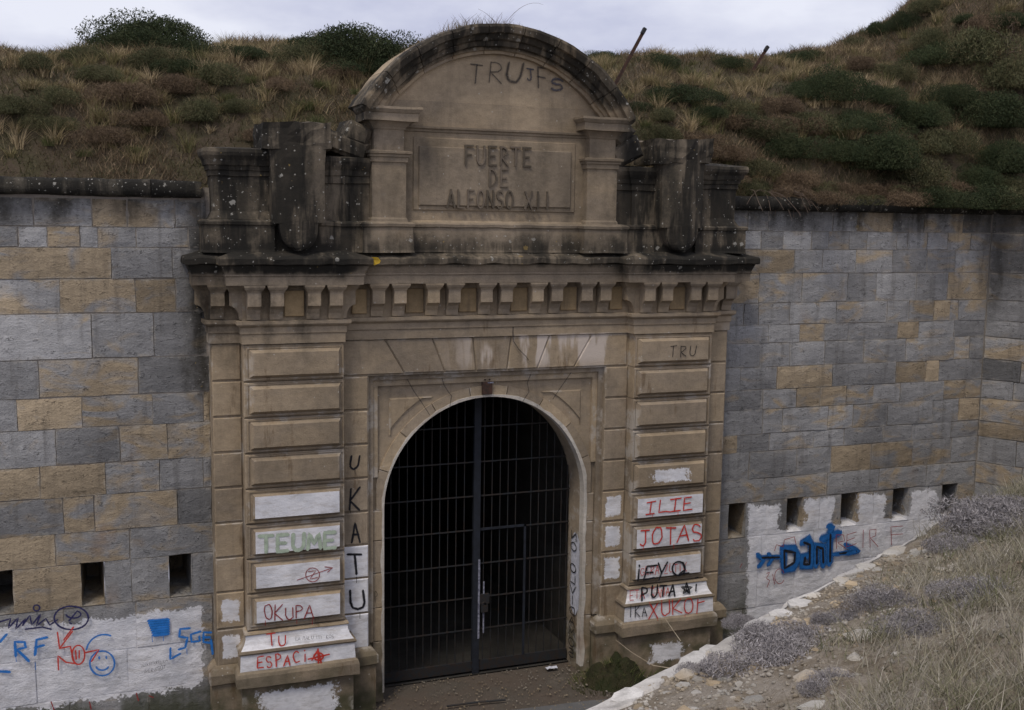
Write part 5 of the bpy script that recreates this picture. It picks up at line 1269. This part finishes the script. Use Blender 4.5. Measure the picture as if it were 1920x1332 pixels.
for (px, py, w, lab) in ((1355, 1262, 55, 'slanting white stone splinter between the dry twigs'), (1420, 1250, 60, 'rounded pale boulder beside the white splinter'), (1620, 1195, 90, 'long flat grey slab lying among the grass'), (1290, 1270, 70, 'flat buff slab half sunk in the bank'), (1530, 1325, 90, 'large yellowish stone at the bottom edge')):
    p, t = hit(px, py, bank, 2.0)
    if p is None: continue
    s_ = w/CF*t/2; o = bpy.data.objects.new('boulder', random.choice(ST)); COL.objects.link(o); o.location = p+Vector((0, 0, .0)); o.scale = (s_*1.1, s_*.55, s_*.45); o.rotation_euler = (rnd(-.2, .2), rnd(-.2, .2), .4+rnd(-.3, .3)); o.color = (rnd(.2, .6), 1, 0, 1)
    tag(o, lab, 'boulder')
# grey twiggy bushes on the bank
for (px, py, w, lab) in ((1450, 1245, 230, 'large grey lavender-like bush in the middle of the bank'), (1500, 1200, 170, 'upper grey twiggy bush behind the large lavender one'), (1325, 1262, 100, 'small grey twiggy bush at the bank rim'), (1665, 1135, 150, 'grey twiggy bush beside the tall grass'), (1860, 985, 230, 'purplish grey bush at the right edge of the picture'), (1800, 1025, 110, 'grey bush under the last loophole'), (1910, 960, 160, 'grey bush cut by the right picture edge'), (1590, 1160, 110, 'small grey bush at the border of bare ground and grass'), (1730, 1180, 150, 'grey bush sunk in the tall grass'), (1560, 1275, 120, 'grey bush left of the tall grass near the bottom'), (1830, 1120, 150, 'faint grey bush in the grass near the right edge'), (1390, 1165, 70, 'tiny grey bush close to the white rim')):
    p, t = hit(px, py, bank, 2.0)
    if p is None: continue
    s_ = w/CF*t*.50; o = vobj('grey_bush', random.choice(LV), (p.x, p.y, bank(p.x, p.y)-.03), rnd(0, 6), (s_, s_, s_*.9)); tag(o, lab, 'bush')
# tall dry grass
def bank_grass(name, n, dens, hmin, hmax, mat, wid, label):
    U = rs.uniform(-1.2, 9.5, n); Tt = rs.uniform(.03, 3.6, n); keep = np.array([dens(u, t) for u, t in zip(U, Tt)])
    mk = rs.rand(n) < keep; U, Tt = U[mk], Tt[mk]; m = len(U); P = np.array([bpt(u, t)[:] for u, t in zip(U, Tt)])
    cn = np.array([mnoise.noise(Vector((p[0]*4.5, p[1]*4.5, 6))) for p in P]); h = rs.uniform(hmin, hmax, m)*np.clip(.75+.9*cn, .3, 1.5); la = rs.uniform(0, 2*np.pi, m); L = h*rs.uniform(.25, 1.3, m)
    pnn = np.array([mnoise.noise(Vector((p[0]*1.6, p[1]*1.6, 3))) for p in P])
    o = vobj(name, npmesh(name, *blades(m, P-np.array([0, 0, .02]), h, np.stack([L*np.cos(la), L*np.sin(la)], 1), rs.uniform(.6, 1.2, m)*wid, 3, np.clip(.5+.55*pnn+rs.normal(0, .2, m), 0, 1)), mat)); tag(o, label, 'grass', kind='stuff')
def zone_dense(u, t):
    lim = 1.08-.25*u           # bare strip narrows to the right
    nse = mnoise.noise(Vector((u*1.2, t*1.2, 9)))
    return max(0, min(1, (t-lim+.4*nse)*1.6))*(.6+.4*sm(.5+nse))
bank_grass('grass', 105000, zone_dense, .08, .23, F_bank, .0080, 'tall dry grass covering the right of the foreground bank')
bank_grass('grass', 16000, lambda u, t: .4*max(0, mnoise.noise(Vector((u*1.8, t*1.8, 2)))+.1), .05, .16, F_bank, .006, 'thin short grass among the stones of the bank')
# long dry stalks at the rim
for (pts, lab) in ((((1262, 1254), (1225, 1248), (1185, 1224), (1154, 1200)), 'long pale stalk arching left from the bank rim'), (((1276, 1202), (1262, 1182), (1247, 1160)), 'short pale stalk standing on the white rim slab'), (((1645, 1120), (1632, 1085), (1622, 1068)), 'thin straw stalk under the red letters'), (((1610, 1215), (1598, 1185), (1586, 1170)), 'straw stalk above the flat grey slab')):
    b, t = hit(*pts[0], bank, 2.0)
    if b is None: b = atz(*pts[0], 4.0)
    dist = (b-CAM).length; L = [b]+[CAM+ray(*q)*(dist+.04*i) for i, q in enumerate(pts[1:])]
    weed('dry_stalk', lab, 'stalk', [L], M_dry, .0032)
# grass on the mounds and at the wall foot
N = 900
A_ = rs.uniform(0, 6.28, N); R_ = rs.rand(N)**.5; X = 1.86+.7*R_*np.cos(A_); Y = -.48+.5*R_*np.sin(A_); h = rs.uniform(.03, .14, N)
Zs = .30*np.maximum(0, 1-(R_*1.4)**2)**1.3; L = h*.7
o = vobj('grass', npmesh('grass', *blades(N, np.stack([X, Y, Zs-.01], 1), h, np.stack([L*np.cos(A_), L*np.sin(A_)], 1), np.full(N, .012), 2), F_green)); tag(o, 'green weeds on the mossy mound by the gateway', 'grass', kind='stuff')

# every countable plant gets a label of its own: its order from the left
bylab = {}
for o in list(COL.objects):
    if o.parent is None and o.get('group') and o.name.split('.')[0] in ('shrub', 'grass_tussock'): bylab.setdefault(o['label'], []).append(o)
def ordinal(n): return str(n)+('th' if 10 <= n % 100 <= 20 else {1: 'st', 2: 'nd', 3: 'rd'}.get(n % 10, 'th'))
for lab, os_ in bylab.items():
    os_.sort(key=lambda o: project(o.location)[0])
    for i, o in enumerate(os_): o['label'] = lab+', '+('leftmost' if i == 0 else 'rightmost' if i == len(os_)-1 else ordinal(i+1)+' from left')
